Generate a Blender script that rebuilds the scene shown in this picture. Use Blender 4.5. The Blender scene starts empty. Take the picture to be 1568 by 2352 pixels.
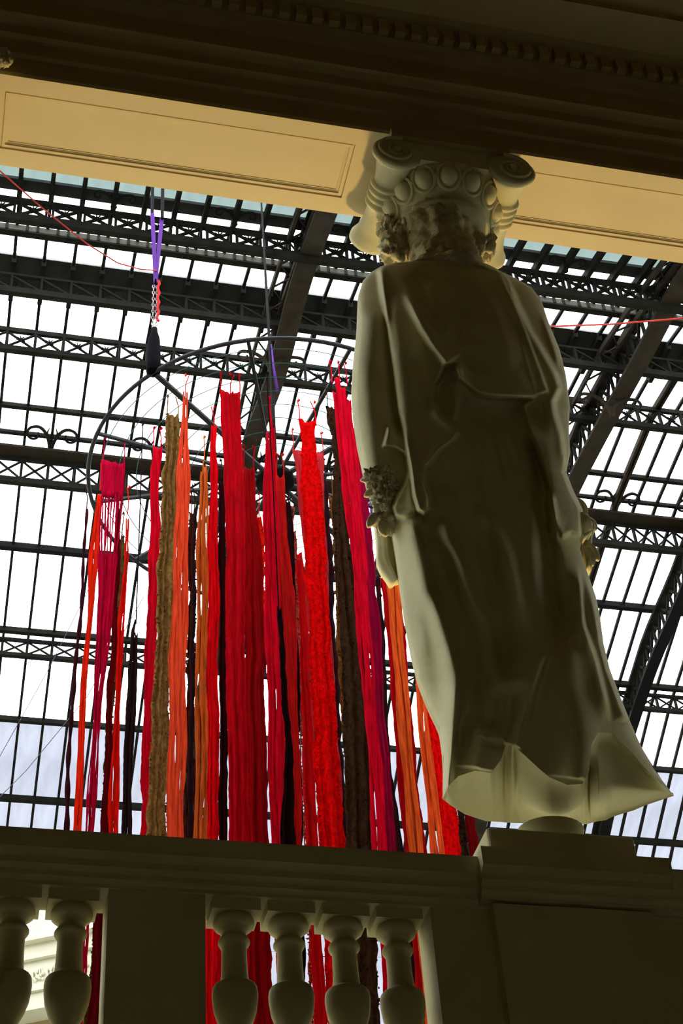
import bpy, bmesh, math, random
import numpy as np
from mathutils import Vector, Matrix
from mathutils import noise as mnoise
random.seed(7)
rng = np.random.RandomState(7)
D = bpy.data; SC = bpy.context.scene; COL = SC.collection

# ------------------------------------------------------------------ camera
PX, PY0, FPX = 784.0, 1176.0, 3724.0
def _n(v): return v / np.linalg.norm(v)
_Z = _n(np.array([440.0 - PX, -2700.0 - PY0, FPX]))
_X = np.array([19100.0 - PX, 3128.0 - PY0, FPX]); _X = _n(_X - _Z * _X.dot(_Z))
_Y = np.cross(_Z, _X)
RW = np.array([_X, _Y, _Z])               # rows: world axes in camera axes (right, down, forward)
cam = D.objects.new('camera', D.cameras.new('camera')); COL.objects.link(cam)
right, down, fwd = RW[:, 0], RW[:, 1], RW[:, 2]
cam.matrix_world = Matrix(((right[0], -down[0], -fwd[0], 0), (right[1], -down[1], -fwd[1], 0),
                           (right[2], -down[2], -fwd[2], 0), (0, 0, 0, 1)))
cam.data.sensor_fit = 'VERTICAL'; cam.data.sensor_height = 36.0
cam.data.lens = FPX / 2352.0 * 36.0
cam.data.clip_start = 0.05; cam.data.clip_end = 300
SC.camera = cam
def ray(x, y): return RW @ np.array([x - PX, y - PY0, FPX]) / FPX
def onY(x, y, Y): d = ray(x, y); return d * Y / d[1]
def onZ(x, y, Z): d = ray(x, y); return d * Z / d[2]
def onX(x, y, X): d = ray(x, y); return d * X / d[0]
def proj(p):
    c = RW.T @ np.asarray(p, float); return PX + FPX * c[0] / c[2], PY0 + FPX * c[1] / c[2]

# ------------------------------------------------------------------ sky, lamps, exposure
W = D.worlds.new('world'); SC.world = W; W.use_nodes = True
bg = W.node_tree.nodes['Background']
bg.inputs[0].default_value = (0.93, 0.97, 1.0, 1); bg.inputs[1].default_value = 5.6   # white overcast sky
def lamp(name, kind, loc, target, energy, color, **kw):
    l = D.lights.new(name, kind); l.energy = energy; l.color = color
    for k, v in kw.items(): setattr(l, k, v)
    o = D.objects.new(name, l); COL.objects.link(o); o.location = loc
    o.rotation_euler = (Vector(target) - Vector(loc)).to_track_quat('-Z', 'Y').to_euler()
    return o
# warm uplight standing in the hall, thrown on the beam soffit and the capital
lamp('uplight', 'SPOT', (2.9, 9.4, 1.2), (2.0, 5.35, 8.1), 1300, (1.0, 0.67, 0.24),
     spot_size=math.radians(50), spot_blend=0.5, shadow_soft_size=0.30)
# dim warm fill added behind the camera, for bounce off the gallery walls
lamp('gallery_fill', 'AREA', (0.5, -4.0, 3.5), (1.5, 5.0, 4.5), 7, (1.0, 0.68, 0.24), size=3.0)
SC.view_settings.view_transform = 'Standard'; SC.view_settings.look = 'None'
SC.view_settings.exposure = 0.0; SC.view_settings.gamma = 1.0
SC.view_settings.use_curve_mapping = False

# ------------------------------------------------------------------ helpers
def mat(name, col, rough=0.8, metal=0.0, var=0.15, scale=6.0, bump=0.0, bscale=40.0, stretch=(1, 1, 1), wave=None, spec=0.3, var2=0.0):
    m = D.materials.new(name); m.use_nodes = True; nt = m.node_tree; N = nt.nodes; L = nt.links
    b = N['Principled BSDF']; b.inputs['Roughness'].default_value = rough; b.inputs['Metallic'].default_value = metal
    b.inputs['Specular IOR Level'].default_value = spec
    tc = N.new('ShaderNodeTexCoord'); mp = N.new('ShaderNodeMapping'); mp.inputs['Scale'].default_value = stretch
    L.new(tc.outputs['Object'], mp.inputs[0])
    nz = N.new('ShaderNodeTexNoise'); nz.inputs['Scale'].default_value = scale; nz.inputs['Detail'].default_value = 5
    L.new(mp.outputs[0], nz.inputs['Vector'])
    cr = N.new('ShaderNodeValToRGB'); e = cr.color_ramp.elements
    e[0].position = 0.3; e[1].position = 0.7
    e[0].color = tuple(c * (1 - var) for c in col) + (1,); e[1].color = tuple(min(1, c * (1 + var)) for c in col) + (1,)
    L.new(nz.outputs['Fac'], cr.inputs[0]); L.new(cr.outputs[0], b.inputs['Base Color'])
    if bump:
        n2 = N.new('ShaderNodeTexNoise'); n2.inputs['Scale'].default_value = bscale; n2.inputs['Detail'].default_value = 6
        L.new(mp.outputs[0], n2.inputs['Vector'])
        bp = N.new('ShaderNodeBump'); bp.inputs['Strength'].default_value = bump; bp.inputs['Distance'].default_value = 0.02
        L.new(n2.outputs['Fac'], bp.inputs['Height']); L.new(bp.outputs[0], b.inputs['Normal'])
    return m
M_plaster = mat('plaster_stone', (0.66, 0.61, 0.37), 0.85, var=0.10, scale=3, bump=0.15, bscale=30)
M_rough = mat('chipped_plaster', (0.56, 0.50, 0.32), 0.9, var=0.22, scale=14, bump=0.6, bscale=30)
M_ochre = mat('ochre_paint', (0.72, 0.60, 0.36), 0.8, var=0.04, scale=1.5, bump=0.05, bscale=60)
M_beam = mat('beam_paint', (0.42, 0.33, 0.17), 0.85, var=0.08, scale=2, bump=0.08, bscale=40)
M_rail = mat('balustrade_stone', (0.56, 0.50, 0.28), 0.85, var=0.10, scale=3, bump=0.12, bscale=40)
M_wall = mat('hall_wall', (0.78, 0.76, 0.62), 0.85, var=0.06, scale=1.2, bump=0.05)
M_floor = mat('hall_floor', (0.40, 0.38, 0.30), 0.6, var=0.1, scale=1.5)
M_gal = mat('gallery_wall', (0.11, 0.075, 0.025), 0.9, var=0.05, scale=1)
M_iron = mat('painted_iron', (0.015, 0.014, 0.011), 0.8, var=0.35, scale=5, bump=0.1, spec=0.08)
M_iron2 = mat('brown_iron', (0.034, 0.026, 0.018), 0.8, var=0.3, scale=5, bump=0.1, spec=0.1)
M_black = mat('black_iron', (0.004, 0.004, 0.005), 0.7, var=0.2, spec=0.1)
M_ring = mat('ring_steel', (0.018, 0.024, 0.030), 0.6, var=0.1)
M_roofp = mat('roof_board', (0.02, 0.022, 0.018), 0.9, var=0.3)
M_purple = mat('purple_strap', (0.10, 0.018, 0.26), 0.8, var=0.1)
M_chain = mat('chain_steel', (0.35, 0.3, 0.3), 0.4, metal=0.8)
def glass(name, tint, mixf=0.12):
    m = D.materials.new(name); m.use_nodes = True; nt = m.node_tree; N = nt.nodes; L = nt.links
    N.remove(N['Principled BSDF']); out = N['Material Output']
    tr = N.new('ShaderNodeBsdfTransparent'); gl = N.new('ShaderNodeBsdfGlossy'); tl = N.new('ShaderNodeBsdfTranslucent')
    gl.inputs['Roughness'].default_value = 0.2; gl.inputs[0].default_value = (0.6, 0.65, 0.65, 1)
    tc = N.new('ShaderNodeTexCoord'); nz = N.new('ShaderNodeTexNoise'); nz.inputs['Scale'].default_value = 1.2; nz.inputs['Detail'].default_value = 4
    L.new(tc.outputs['Object'], nz.inputs['Vector'])
    cr = N.new('ShaderNodeValToRGB'); e = cr.color_ramp.elements; e[0].position = 0.35; e[1].position = 0.65
    e[0].color = tuple(c * 0.88 for c in tint) + (1,); e[1].color = tuple(tint) + (1,)
    L.new(nz.outputs['Fac'], cr.inputs[0]); L.new(cr.outputs[0], tr.inputs[0]); tl.inputs[0].default_value = tuple(tint) + (1,)
    m1 = N.new('ShaderNodeMixShader'); m1.inputs[0].default_value = mixf
    m2 = N.new('ShaderNodeMixShader'); m2.inputs[0].default_value = 0.04
    L.new(tr.outputs[0], m1.inputs[1]); L.new(tl.outputs[0], m1.inputs[2])
    L.new(m1.outputs[0], m2.inputs[1]); L.new(gl.outputs[0], m2.inputs[2]); L.new(m2.outputs[0], out.inputs[0])
    return m
M_glass = glass('roof_glass', (0.97, 0.98, 0.98))
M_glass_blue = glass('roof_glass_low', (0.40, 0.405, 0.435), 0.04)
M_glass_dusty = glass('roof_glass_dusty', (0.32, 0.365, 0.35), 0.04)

class MB:
    def __init__(s): s.v = []; s.f = []
    def add(s, vs, fs):
        o = len(s.v); s.v += [tuple(map(float, p)) for p in vs]; s.f += [tuple(i + o for i in f) for f in fs]; return s
    def box(s, x0, x1, y0, y1, z0, z1):
        return s.add([(x0, y0, z0), (x1, y0, z0), (x1, y1, z0), (x0, y1, z0), (x0, y0, z1), (x1, y0, z1), (x1, y1, z1), (x0, y1, z1)],
                     [(0, 3, 2, 1), (4, 5, 6, 7), (0, 1, 5, 4), (1, 2, 6, 5), (2, 3, 7, 6), (3, 0, 4, 7)])
    def bar(s, p, q, w, h, up=(0, 0, 1)):
        p = Vector(p); q = Vector(q); d = (q - p).normalized(); up = Vector(up)
        if abs(d.dot(up)) > 0.98: up = Vector((0, 1, 0))
        a = d.cross(up).normalized() * w / 2; b = d.cross(a).normalized() * h / 2
        vs = [p - a - b, p + a - b, p + a + b, p - a + b, q - a - b, q + a - b, q + a + b, q - a + b]
        return s.add(vs, [(0, 1, 2, 3), (7, 6, 5, 4), (0, 4, 5, 1), (1, 5, 6, 2), (2, 6, 7, 3), (3, 7, 4, 0)])
    def tube(s, pts, r, n=6, closed=False, squash=1.0):
        pts = [Vector(p) for p in pts]; m = len(pts)
        rr = [float(q) for q in r] if hasattr(r, '__len__') else [float(r)] * m
        prev = None; vs = []
        for i, p in enumerate(pts):
            if closed: d = pts[(i + 1) % m] - pts[i - 1]
            else: d = pts[min(i + 1, m - 1)] - pts[max(i - 1, 0)]
            d.normalize()
            if prev is None:
                u = Vector((0, 0, 1)) if abs(d.z) < 0.9 else Vector((1, 0, 0))
                a = d.cross(u).normalized()
            else: a = (prev - d * prev.dot(d)).normalized()
            prev = a; b = d.cross(a)
            for k in range(n):
                t = 2 * math.pi * k / n; vs.append(p + rr[i] * (a * math.cos(t) + b * math.sin(t) * squash))
        fs = []
        for i in range(m if closed else m - 1):
            j = (i + 1) % m
            for k in range(n): fs.append((i * n + k, i * n + (k + 1) % n, j * n + (k + 1) % n, j * n + k))
        if not closed: fs += [tuple(range(n - 1, -1, -1)), tuple((m - 1) * n + k for k in range(n))]
        return s.add(vs, fs)
    def lathe(s, prof, n=24, M=None):
        M = M or Matrix.Identity(4); vs = []
        for r, z in prof:
            for k in range(n):
                t = 2 * math.pi * k / n; vs.append(M @ Vector((r * math.cos(t), r * math.sin(t), z)))
        m = len(prof); fs = [(i * n + k, i * n + (k + 1) % n, (i + 1) * n + (k + 1) % n, (i + 1) * n + k) for i in range(m - 1) for k in range(n)]
        fs += [tuple(range(n - 1, -1, -1)), tuple((m - 1) * n + k for k in range(n))]
        return s.add(vs, fs)
    def extr(s, prof, x0, x1):      # profile of (y, z) extruded along x
        n = len(prof); vs = [(x0, y, z) for y, z in prof] + [(x1, y, z) for y, z in prof]
        fs = [(i, (i + 1) % n, n + (i + 1) % n, n + i) for i in range(n)] + [tuple(range(n - 1, -1, -1)), tuple(range(n, 2 * n))]
        return s.add(vs, fs)
    def blob(s, c, r, amp=0.25, seed=0, sub=3, fr=3.0):
        bm = bmesh.new(); bmesh.ops.create_icosphere(bm, subdivisions=sub, radius=1)
        r = r if hasattr(r, '__len__') else (r, r, r); vs = []
        for v in bm.verts:
            k = 1 + amp * (mnoise.fractal(v.co * fr + Vector((seed * 7.3, seed, 1)), 0.8, 2.0, 4))
            vs.append((c[0] + v.co.x * r[0] * k, c[1] + v.co.y * r[1] * k, c[2] + v.co.z * r[2] * k))
        fs = [[w.index for w in f.verts] for f in bm.faces]; bm.free(); return s.add(vs, fs)
    def mesh(s, name, m, smooth=False):
        me = D.meshes.new(name); me.from_pydata(s.v, [], s.f)
        bm = bmesh.new(); bm.from_mesh(me); bmesh.ops.recalc_face_normals(bm, faces=bm.faces[:]); bm.to_mesh(me); bm.free()
        if m: me.materials.append(m)
        if smooth: me.polygons.foreach_set('use_smooth', [True] * len(me.polygons))
        return me
    def build(s, name, m, parent=None, smooth=False): return link(name, s.mesh(name, m, smooth), parent)
def link(name, me, parent=None, loc=None):
    o = D.objects.new(name, me); COL.objects.link(o)
    if parent:
        o.parent = parent
        if parent.type == 'EMPTY' and loc is None: o.matrix_parent_inverse = Matrix.Translation(parent.location).inverted()
    if loc is not None: o.location = loc
    return o
def tag(o, label=None, cat=None, group=None, kind=None):
    for k, v in (('label', label), ('category', cat), ('group', group), ('kind', kind)):
        if v: o[k] = v
    return o
def empty(name, loc=(0, 0, 0), **kw):
    o = D.objects.new(name, None); COL.objects.link(o); o.location = loc; o.empty_display_size = .2
    tag(o, **kw); return o
def copy_tree(o, parent=None):
    c = o.copy(); COL.objects.link(c); c.parent = parent
    if parent: c.matrix_parent_inverse = o.matrix_parent_inverse.copy()
    for ch in o.children: copy_tree(ch, c)
    return c
def V(*a): return Vector(a)

# ================================================================== SETTING
MB().box(-22, 17, -8, 33, -1.9, -1.6).build('floor', M_floor)['kind'] = 'structure'
def st(name, m, *boxes):
    b = MB()
    for x in boxes: b.box(*x)
    o = b.build(name, m); o['kind'] = 'structure'; return o
st('wall_back', M_gal, (-8.3, 12.3, -8.3, -8, -1.6, 9.6))
st('wall_gallery_left', M_gal, (-8.3, -8, -8, 5.6, -1.6, 9.93))
st('wall_gallery_right', M_gal, (12, 12.3, -8, 5.6, -1.6, 9.93))
st('ceiling', M_gal, (-8.3, 12.3, -8.3, 4.2, 9.6, 9.93))
st('wall_parapet', M_rail, (-8, 12, 5.06, 5.31, -1.6, 2.25))
st('wall_near', M_wall, (-22, -8.3, 4.95, 5.6, -1.6, 14.4), (12.3, 17, 4.95, 5.6, -1.6, 14.4), (-8.3, 12.3, 4.3, 5.6, 9.93, 14.4))
st('wall_far', M_wall, (-22, 17, 31, 31.4, -1.6, 12.2))
st('wall_hall_left', M_wall, (-22.3, -22, 4.95, 31.4, -1.6, 20.5))
st('wall_hall_right', M_wall, (17, 17.3, 4.95, 31.4, -1.6, 20.5))

# ---- the balustrade rail, piers
top = onY(550, 1932, 5.0)[2]
RAILP = [(5.0, top), (5.0, top - .075), (5.015, top - .085), (5.03, top - .095), (5.03, top - .12), (5.05, top - .135), (5.05, top - .155),
         (5.065, top - .17), (5.065, top - .185), (5.24, top - .185), (5.255, top - .13), (5.30, top - .08), (5.30, top)]
zr = top - .185
rail = MB().extr(RAILP, -8, 12).build('balustrade_rail', M_rail)
tag(rail, 'dark moulded stone handrail running across above the balusters', 'handrail')
def pier(x0, x1, name='pier', yf=5.07):
    return MB().box(x0, x1, yf, 5.245, 2.25, zr).build(name, M_rail)
xa0, xa1 = onY(243, 2200, 5.07)[0], onY(472, 2200, 5.07)[0]
p1 = pier(xa0, xa1, 'balustrade_pier'); tag(p1, 'plain square dark pier between the left two balusters and the four middle ones', 'pier')
xb0 = onY(1003, 2230, 5.07)[0]
CX = 2.285                                      # statue axis
def pedestal(cx, lab):
    o = empty('statue_pedestal', (cx, 5.25, 2.25), label=lab, cat='pedestal', group=None)
    b = MB().box(cx - (CX - xb0), cx + .85, 5.07, 5.245, 2.25, zr); b.build('side_pier', M_rail, o)
    x0 = cx - .43; x1 = cx + .26
    MB().box(cx - .41, cx + .22, 5.015, 5.50, 2.25, zr).build('pedestal_body', M_rail, o)
    prof = [(y - .05 if y < 5.2 else y + .27, z + .015) for y, z in RAILP]
    MB().extr(prof, cx - .45, cx + .305).build('pedestal_cap', M_rail, o)
    bm = MB().box(cx - .382, cx + .222, 5.04, 5.56, top + .015, top + .165).build('plinth', M_rail, o)
    md = bm.modifiers.new('b', 'BEVEL'); md.width = .015; md.segments = 3
    return o
ped = pedestal(CX, 'moulded stone pedestal with pale lit left side under the draped statue')
pedestal(CX - 3.11, 'stone pedestal of the neighbouring bay beyond the left edge')

# ---- balusters
zb1 = zr; YB = 5.156; zb0 = onY(540, 2087, 5.085)[2]
zz = lambda y: onY(540, y, YB)[2]
BP = [(.058, 2.25), (.06, 2.38), (.052, 2.47), (.038, 2.53), (.043, 2.575), (.060, zz(2352)), (.074, zz(2325)), (.0795, zz(2300)), (.081, zz(2285)), (.0785, zz(2272)), (.074, zz(2268)), (.060, zz(2264)), (.053, zz(2260)),
      (.050, zz(2254)), (.0475, zz(2240)), (.0455, zz(2215)), (.045, zz(2190)), (.0455, zz(2176)), (.053, zz(2173)), (.0575, zz(2168)), (.0575, zz(2164)), (.053, zz(2159)), (.046, zz(2155)),
      (.044, zz(2151)), (.044, 2.954), (.051, 2.958), (.051, 2.962), (.062, 2.970), (.072, 2.979), (.0755, 2.990), (.073, 3.000), (.066, zb0 + .003)]
bal_me = MB().lathe([(r, z - 2.25) for r, z in BP], 32).mesh('baluster_shaft', M_rail, True)
blk_me = MB().box(-.088, .088, -.071, .078, zb0 - 2.25, zb1 - 2.25).mesh('baluster_block', M_rail)
labs = {.94: 'first stone baluster right of the square pier', 1.142: 'second stone baluster right of the square pier',
        1.346: 'third stone baluster right of the square pier', 1.548: 'stone baluster next to the statue pedestal side pier',
        .357: 'stone baluster just left of the square pier', .155: 'stone baluster cut by the left picture edge', -.048: 'stone baluster outside the left picture edge'}
for x_ in (3.24, 3.44, 4.05, 4.252, 4.456, 4.658): labs[x_] = 'stone baluster beyond the right picture edge, ' + {3.24: 'nearest the statue pedestal', 3.44: 'just left of the next square pier', 4.05: 'just right of the next square pier', 4.252: 'second right of the next square pier', 4.456: 'third right of the next square pier', 4.658: 'farthest right of all'}[x_]
p2 = pier(xa0 + 3.11, xa1 + 3.11, 'balustrade_pier'); tag(p2, 'square pier of the balustrade beyond the right picture edge', 'pier')
for x, l in labs.items():
    o = empty('baluster', (x * YB / 5.2, YB, 2.25), label=l, cat='baluster', group='balusters under the handrail')
    link('baluster_shaft', bal_me, o, (0, 0, 0)); link('top_block', blk_me, o, (0, 0, 0))

# ---- entablature over the gallery
ZS = 8.12
def ez(x, y, Y): return onY(x, y, Y)[2]
EP = [(4.99, ZS), (4.99, ZS + .17), (4.965, ZS + .18), (4.965, ZS + .30), (4.955, ZS + .315), (4.93, ZS + .33), (4.93, ZS + .42), (4.915, ZS + .44), (4.90, ZS + .46),
      (4.88, ZS + .47), (4.88, ZS + .50), (4.95, ZS + .52), (4.95, ZS + .78), (4.92, ZS + .80), (4.90, ZS + .83), (4.86, ZS + .85), (4.86, ZS + 1.0), (4.80, ZS + 1.02),
      (4.78, ZS + 1.06), (4.55, ZS + 1.10), (4.55, ZS + 1.16), (4.50, ZS + 1.2), (4.42, ZS + 1.25), (4.2, ZS + 1.3), (4.2, ZS + 1.8), (5.59, ZS + 1.8), (5.59, ZS)]
ent = empty('entablature', (CX, 5.3, ZS), label='dark moulded entablature beam across the top with ochre underside', cat='beam')
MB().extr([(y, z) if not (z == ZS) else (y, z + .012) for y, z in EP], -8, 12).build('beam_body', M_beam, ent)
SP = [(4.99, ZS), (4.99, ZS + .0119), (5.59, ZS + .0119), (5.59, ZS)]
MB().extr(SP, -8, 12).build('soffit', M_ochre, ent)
dent = MB().box(-.032, .032, -.045, .0, 0, .12).mesh('dentil', M_beam)
x = -1.6
while x < 6.5:
    link('dentil', dent, ent, (x - CX, 4.86 - 5.3, .865)); x += .1035
# soffit: border boards round recessed panels, with stepped mouldings
PX_ = [(-.285 - 3.11, 1.735 - 3.11), (-.285, 1.735), (-.285 + 3.04, 1.735 + 3.11), (-.285 + 6.15, 1.735 + 6.22)]
Y0_, Y1_ = 5.095, 5.475
b = MB(); b.box(-8, 12, 4.99, Y0_, ZS - .024, ZS + .002); b.box(-8, 12, Y1_, 5.59, ZS - .024, ZS + .002)
e0 = -8
for (a0_, a1_) in PX_: b.box(e0, a0_, Y0_, Y1_, ZS - .024, ZS + .002); e0 = a1_
b.box(e0, 12, Y0_, Y1_, ZS - .024, ZS + .002); b.build('soffit_border', M_ochre, ent)
for (x0, x1) in PX_:
    b = MB()
    for (w0, w1, h) in ((.0, .010, .012), (.010, .026, .021), (.026, .034, .010), (.034, .042, .006)):
        a0, a1, b0, b1 = x0 + w0, x1 - w0, Y0_ + w0, Y1_ - w0; t = w1 - w0; zt = ZS + .002
        b.box(a0, a1, b0, b0 + t, zt - h, zt); b.box(a0, a1, b1 - t, b1, zt - h, zt)
        b.box(a0, a0 + t, b0 + t, b1 - t, zt - h, zt); b.box(a1 - t, a1, b0 + t, b1 - t, zt - h, zt)
    b.build('panel_moulding', M_ochre, ent)

# ================================================================== GLASS VAULT
VY = [5.6, 8, 10, 12, 13.4, 15, 17, 19, 21, 23, 25, 27, 29, 31]
VZ = [14.2, 16.2, 17.6, 18.7, 19.2, 19.75, 20.05, 19.85, 19.3, 18.6, 17.6, 16.3, 14.5, 12.0]
def vz(Y): return float(np.interp(Y, VY, VZ))
def hitY(x, y, off=0.0):
    r = ray(x, y); Y = np.linspace(8, 31, 6000); Z = np.interp(Y, VY, VZ) + off
    return float(Y[np.argmin(abs(Z / Y - r[2] / r[1]))])
def MX(i): return .52 + .436 * i - .0009 * i * i
I0, I1 = -6, 37
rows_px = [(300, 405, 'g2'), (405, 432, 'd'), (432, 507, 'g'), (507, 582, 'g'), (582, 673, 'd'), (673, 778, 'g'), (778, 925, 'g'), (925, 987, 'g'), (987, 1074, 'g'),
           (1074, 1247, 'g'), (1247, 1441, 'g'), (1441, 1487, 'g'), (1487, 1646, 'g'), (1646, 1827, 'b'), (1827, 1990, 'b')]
roofd = empty('ceiling', (6, 18, 19), kind='structure')
wn = 0
for (ya, yb, k) in rows_px:
    Ya, Yb = hitY(0, ya), hitY(0, yb)
    if k == 'd':
        # opaque boarded strip, with glazing ribs crossing under it
        b = MB().extr([(Ya, vz(Ya)), (Yb, vz(Yb)), (Yb, vz(Yb) + .06), (Ya, vz(Ya) + .06)], -22, 17)
        b.build('roof_board', M_roofp, roofd)
        yc = (Ya + Yb) / 2; L = math.hypot(Yb - Ya, vz(Yb) - vz(Ya)); an = math.atan2(vz(Yb) - vz(Ya), Yb - Ya)
        rm = MB().box(-.035, .035, -L / 2, L / 2, -.14, -.01).mesh('glazing_bar', M_iron)
        for i in range(I0, I1 + 1):
            o = link('glazing_bar', rm, roofd, (MX(i) - 6, yc - 18, (vz(Ya) + vz(Yb)) / 2 - 19)); o.rotation_euler = (an, 0, 0)
        continue
    wn += 1
    wl = empty('window_%d' % wn, (6, Ya, vz(Ya)), kind='structure')
    yc, zc = (Ya + Yb) / 2, (vz(Ya) + vz(Yb)) / 2
    L = math.hypot(Yb - Ya, vz(Yb) - vz(Ya)); an = math.atan2(vz(Yb) - vz(Ya), Yb - Ya)
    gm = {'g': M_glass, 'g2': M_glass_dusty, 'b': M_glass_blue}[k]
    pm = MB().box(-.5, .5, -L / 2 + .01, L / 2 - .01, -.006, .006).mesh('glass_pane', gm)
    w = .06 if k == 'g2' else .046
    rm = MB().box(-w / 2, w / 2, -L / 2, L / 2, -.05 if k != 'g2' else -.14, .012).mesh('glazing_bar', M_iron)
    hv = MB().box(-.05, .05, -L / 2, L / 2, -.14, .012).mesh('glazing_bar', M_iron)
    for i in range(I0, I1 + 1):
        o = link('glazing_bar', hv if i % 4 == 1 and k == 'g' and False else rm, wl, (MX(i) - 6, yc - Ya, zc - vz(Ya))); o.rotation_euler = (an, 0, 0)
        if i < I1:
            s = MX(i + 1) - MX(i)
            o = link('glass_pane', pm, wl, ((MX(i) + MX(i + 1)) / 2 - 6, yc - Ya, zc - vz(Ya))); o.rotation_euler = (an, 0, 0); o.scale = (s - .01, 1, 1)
    # cross bar at the lower edge of the row
    t = {925: .075, 987: .06, 1247: .11, 1441: .09, 1646: .085, 1827: .10}.get(yb)
    if t: MB().box(-22, 17, Yb - t / 2, Yb + t / 2, vz(Yb) - t, vz(Yb) + .01).build('cross_bar', M_black if yb in (1247,) else M_iron, wl)
    # the same row goes on to both ends of the hall, out of frame
    for (xa, xb) in ((-22, MX(I0)), (MX(I1), 17)):
        o = MB().extr([(Ya, vz(Ya)), (Yb, vz(Yb)), (Yb, vz(Yb) + .01), (Ya, vz(Ya) + .01)], xa, xb).build('end_glazing', gm, wl); o['kind'] = 'stuff'
# near slope of the vault (above and behind the frame top) and the foot of the far slope
wn += 1; wl = empty('window_%d' % wn, (6, 9, 16), kind='structure')
Yn = hitY(0, 300); Yf = hitY(0, 1990)
ys = [5.6, 8, 10, 12, Yn]
for a, b_ in zip(ys[:-1], ys[1:]):
    MB().extr([(a, vz(a)), (b_, vz(b_)), (b_, vz(b_) + .01), (a, vz(a) + .01)], -22, 17).build('glass_pane', M_glass, wl)
    MB().box(-22, 17, b_ - .06, b_ + .06, vz(b_) - .1, vz(b_) + .02).build('cross_bar', M_iron, wl)
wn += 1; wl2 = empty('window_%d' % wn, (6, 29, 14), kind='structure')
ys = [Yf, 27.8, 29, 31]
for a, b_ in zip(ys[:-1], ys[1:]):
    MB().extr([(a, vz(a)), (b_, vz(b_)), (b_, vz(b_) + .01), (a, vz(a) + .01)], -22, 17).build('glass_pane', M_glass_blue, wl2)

# ---- purlin trusses
def truss(ya, yb, ta, tb, lab, X='x', star=True, post=1, mt=None, drop=.12, ledge=0, web=.035):
    mt = mt or M_iron
    Y = hitY(0, ya, -drop); p = onY(0, ya, Y); q = onY(0, yb, Y); H = p[2] - q[2]
    t = empty('purlin_truss', (6, Y, q[2]), label=lab, cat='truss', group='purlin trusses under the glass roof')
    MB().box(-22, 17, Y - .028, Y + .028, q[2] + H - ta / 2, q[2] + H + ta / 2).build('top_chord', mt, t)
    MB().box(-22, 17, Y - .045, Y + .045, q[2] - tb / 2, q[2] + tb / 2).build('bottom_chord', mt, t)
    if ledge: MB().box(-22, 17, Y - ledge, Y + .07, q[2] + H + ta / 2, q[2] + H + ta / 2 + .05).build('ledge', M_iron2, t)
    b = MB(); h = H - (ta + tb) / 2; z0 = tb / 2
    if X == 'x':
        b.bar((-.5, 0, z0), (.5, 0, z0 + h), .03, web); b.bar((-.5, 0, z0 + h), (.5, 0, z0), .03, web)
        # filled corners at the posts, as on a cast lattice
        for sx in (-1, 1):
            b.add([(sx * .5, -.012, z0), (sx * .5, -.012, z0 + h * .22), (sx * .38, -.012, z0), (sx * .5, .012, z0), (sx * .5, .012, z0 + h * .22), (sx * .38, .012, z0)],
                  [(0, 1, 2), (3, 5, 4), (0, 2, 5, 3), (0, 3, 4, 1), (1, 4, 5, 2)])
    else:   # single diagonal lattice
        b.bar((-.5, 0, z0 + h), (.5, 0, z0), .03, web); b.bar((-.5, .05, z0), (.0, .05, z0 + h), .03, web * .7)
    bm = b.mesh('cross_brace', mt)
    pmh = MB()
    for dx in ([0] if post == 1 else [-.045, .045]): pmh.box(dx - .018, dx + .018, -.03, .03, z0, z0 + h)
    pm = pmh.mesh('post', mt)
    sb = MB()
    for k in range(8):
        a = k * math.pi / 4 + .2; sb.bar((0, -.03, z0 + h / 2), (.075 * math.cos(a), -.03, z0 + h / 2 + .075 * math.sin(a)), .014, .014, up=(0, 1, 0))
    sb.lathe([(.0, -.03), (.028, -.02), (.028, .02), (0, .03)], 8, Matrix.Translation((0, -.02, z0 + h / 2)) @ Matrix.Rotation(math.pi / 2, 4, 'X'))
    sm = sb.mesh('rosette', mt)
    for i in range(I0, I1):
        s = MX(i + 1) - MX(i); xm = (MX(i) + MX(i + 1)) / 2 - 6
        o = link('cross_brace', bm, t, (xm, 0, 0)); o.scale = (s, 1, 1)
        link('post', pm, t, (MX(i) - 6, 0, 0))
        if star: link('rosette', sm, t, (xm, 0, 0))
    return t, Y, q[2], H
t1 = truss(455, 496, .09, .14, 'cast iron truss with star rosettes highest up, just under the ochre soffit', post=2, drop=.25, web=.045)
t2 = truss(755, 799, .09, .10, 'iron lattice truss with small rosettes crossing behind the top of the steel ring', drop=.15, web=.032)
t3 = truss(1050, 1101, .07, .12, 'deep iron truss with a broad brown ledge level with the ring hub', star=False, drop=.2, mt=M_iron, ledge=.25, web=.036)
t4 = truss(1467, 1502, .06, .07, 'slender lattice truss of plain crosses low on the glass, behind the ribbons', star=False, drop=.08, web=.028)
t5 = truss(628, 665, .05, .12, 'shadowed brown truss under the dark roof boarding', X='z', star=False, drop=.25, mt=M_iron, web=.04)
# walkway / service strip just below the first truss
Yw = hitY(0, 521, -.12); zw = onY(0, 521, Yw)[2]
wk = empty('service_conduit', (6, Yw, zw), label='grey green conduit strip with clamps below the highest truss', cat='conduit')
MB().box(-22, 17, Yw - .04, Yw + .04, zw - .06, zw + .06).build('conduit_casing', mat('conduit', (.06, .06, .04), .7, var=.4, scale=9), wk)
MB().box(-22, 17, Yw - .05, Yw + .05, zw - .11, zw - .075).build('carrier_rail', M_iron, wk)
cm = MB().box(-.02, .02, -.06, .06, -.08, .08).mesh('clamp', M_iron)
for i in range(I0, I1): link('clamp', cm, wk, (MX(i) + .15 - 6, 0, 0)); link('clamp', cm, wk, (MX(i) + .3 - 6, 0, 0))

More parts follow.
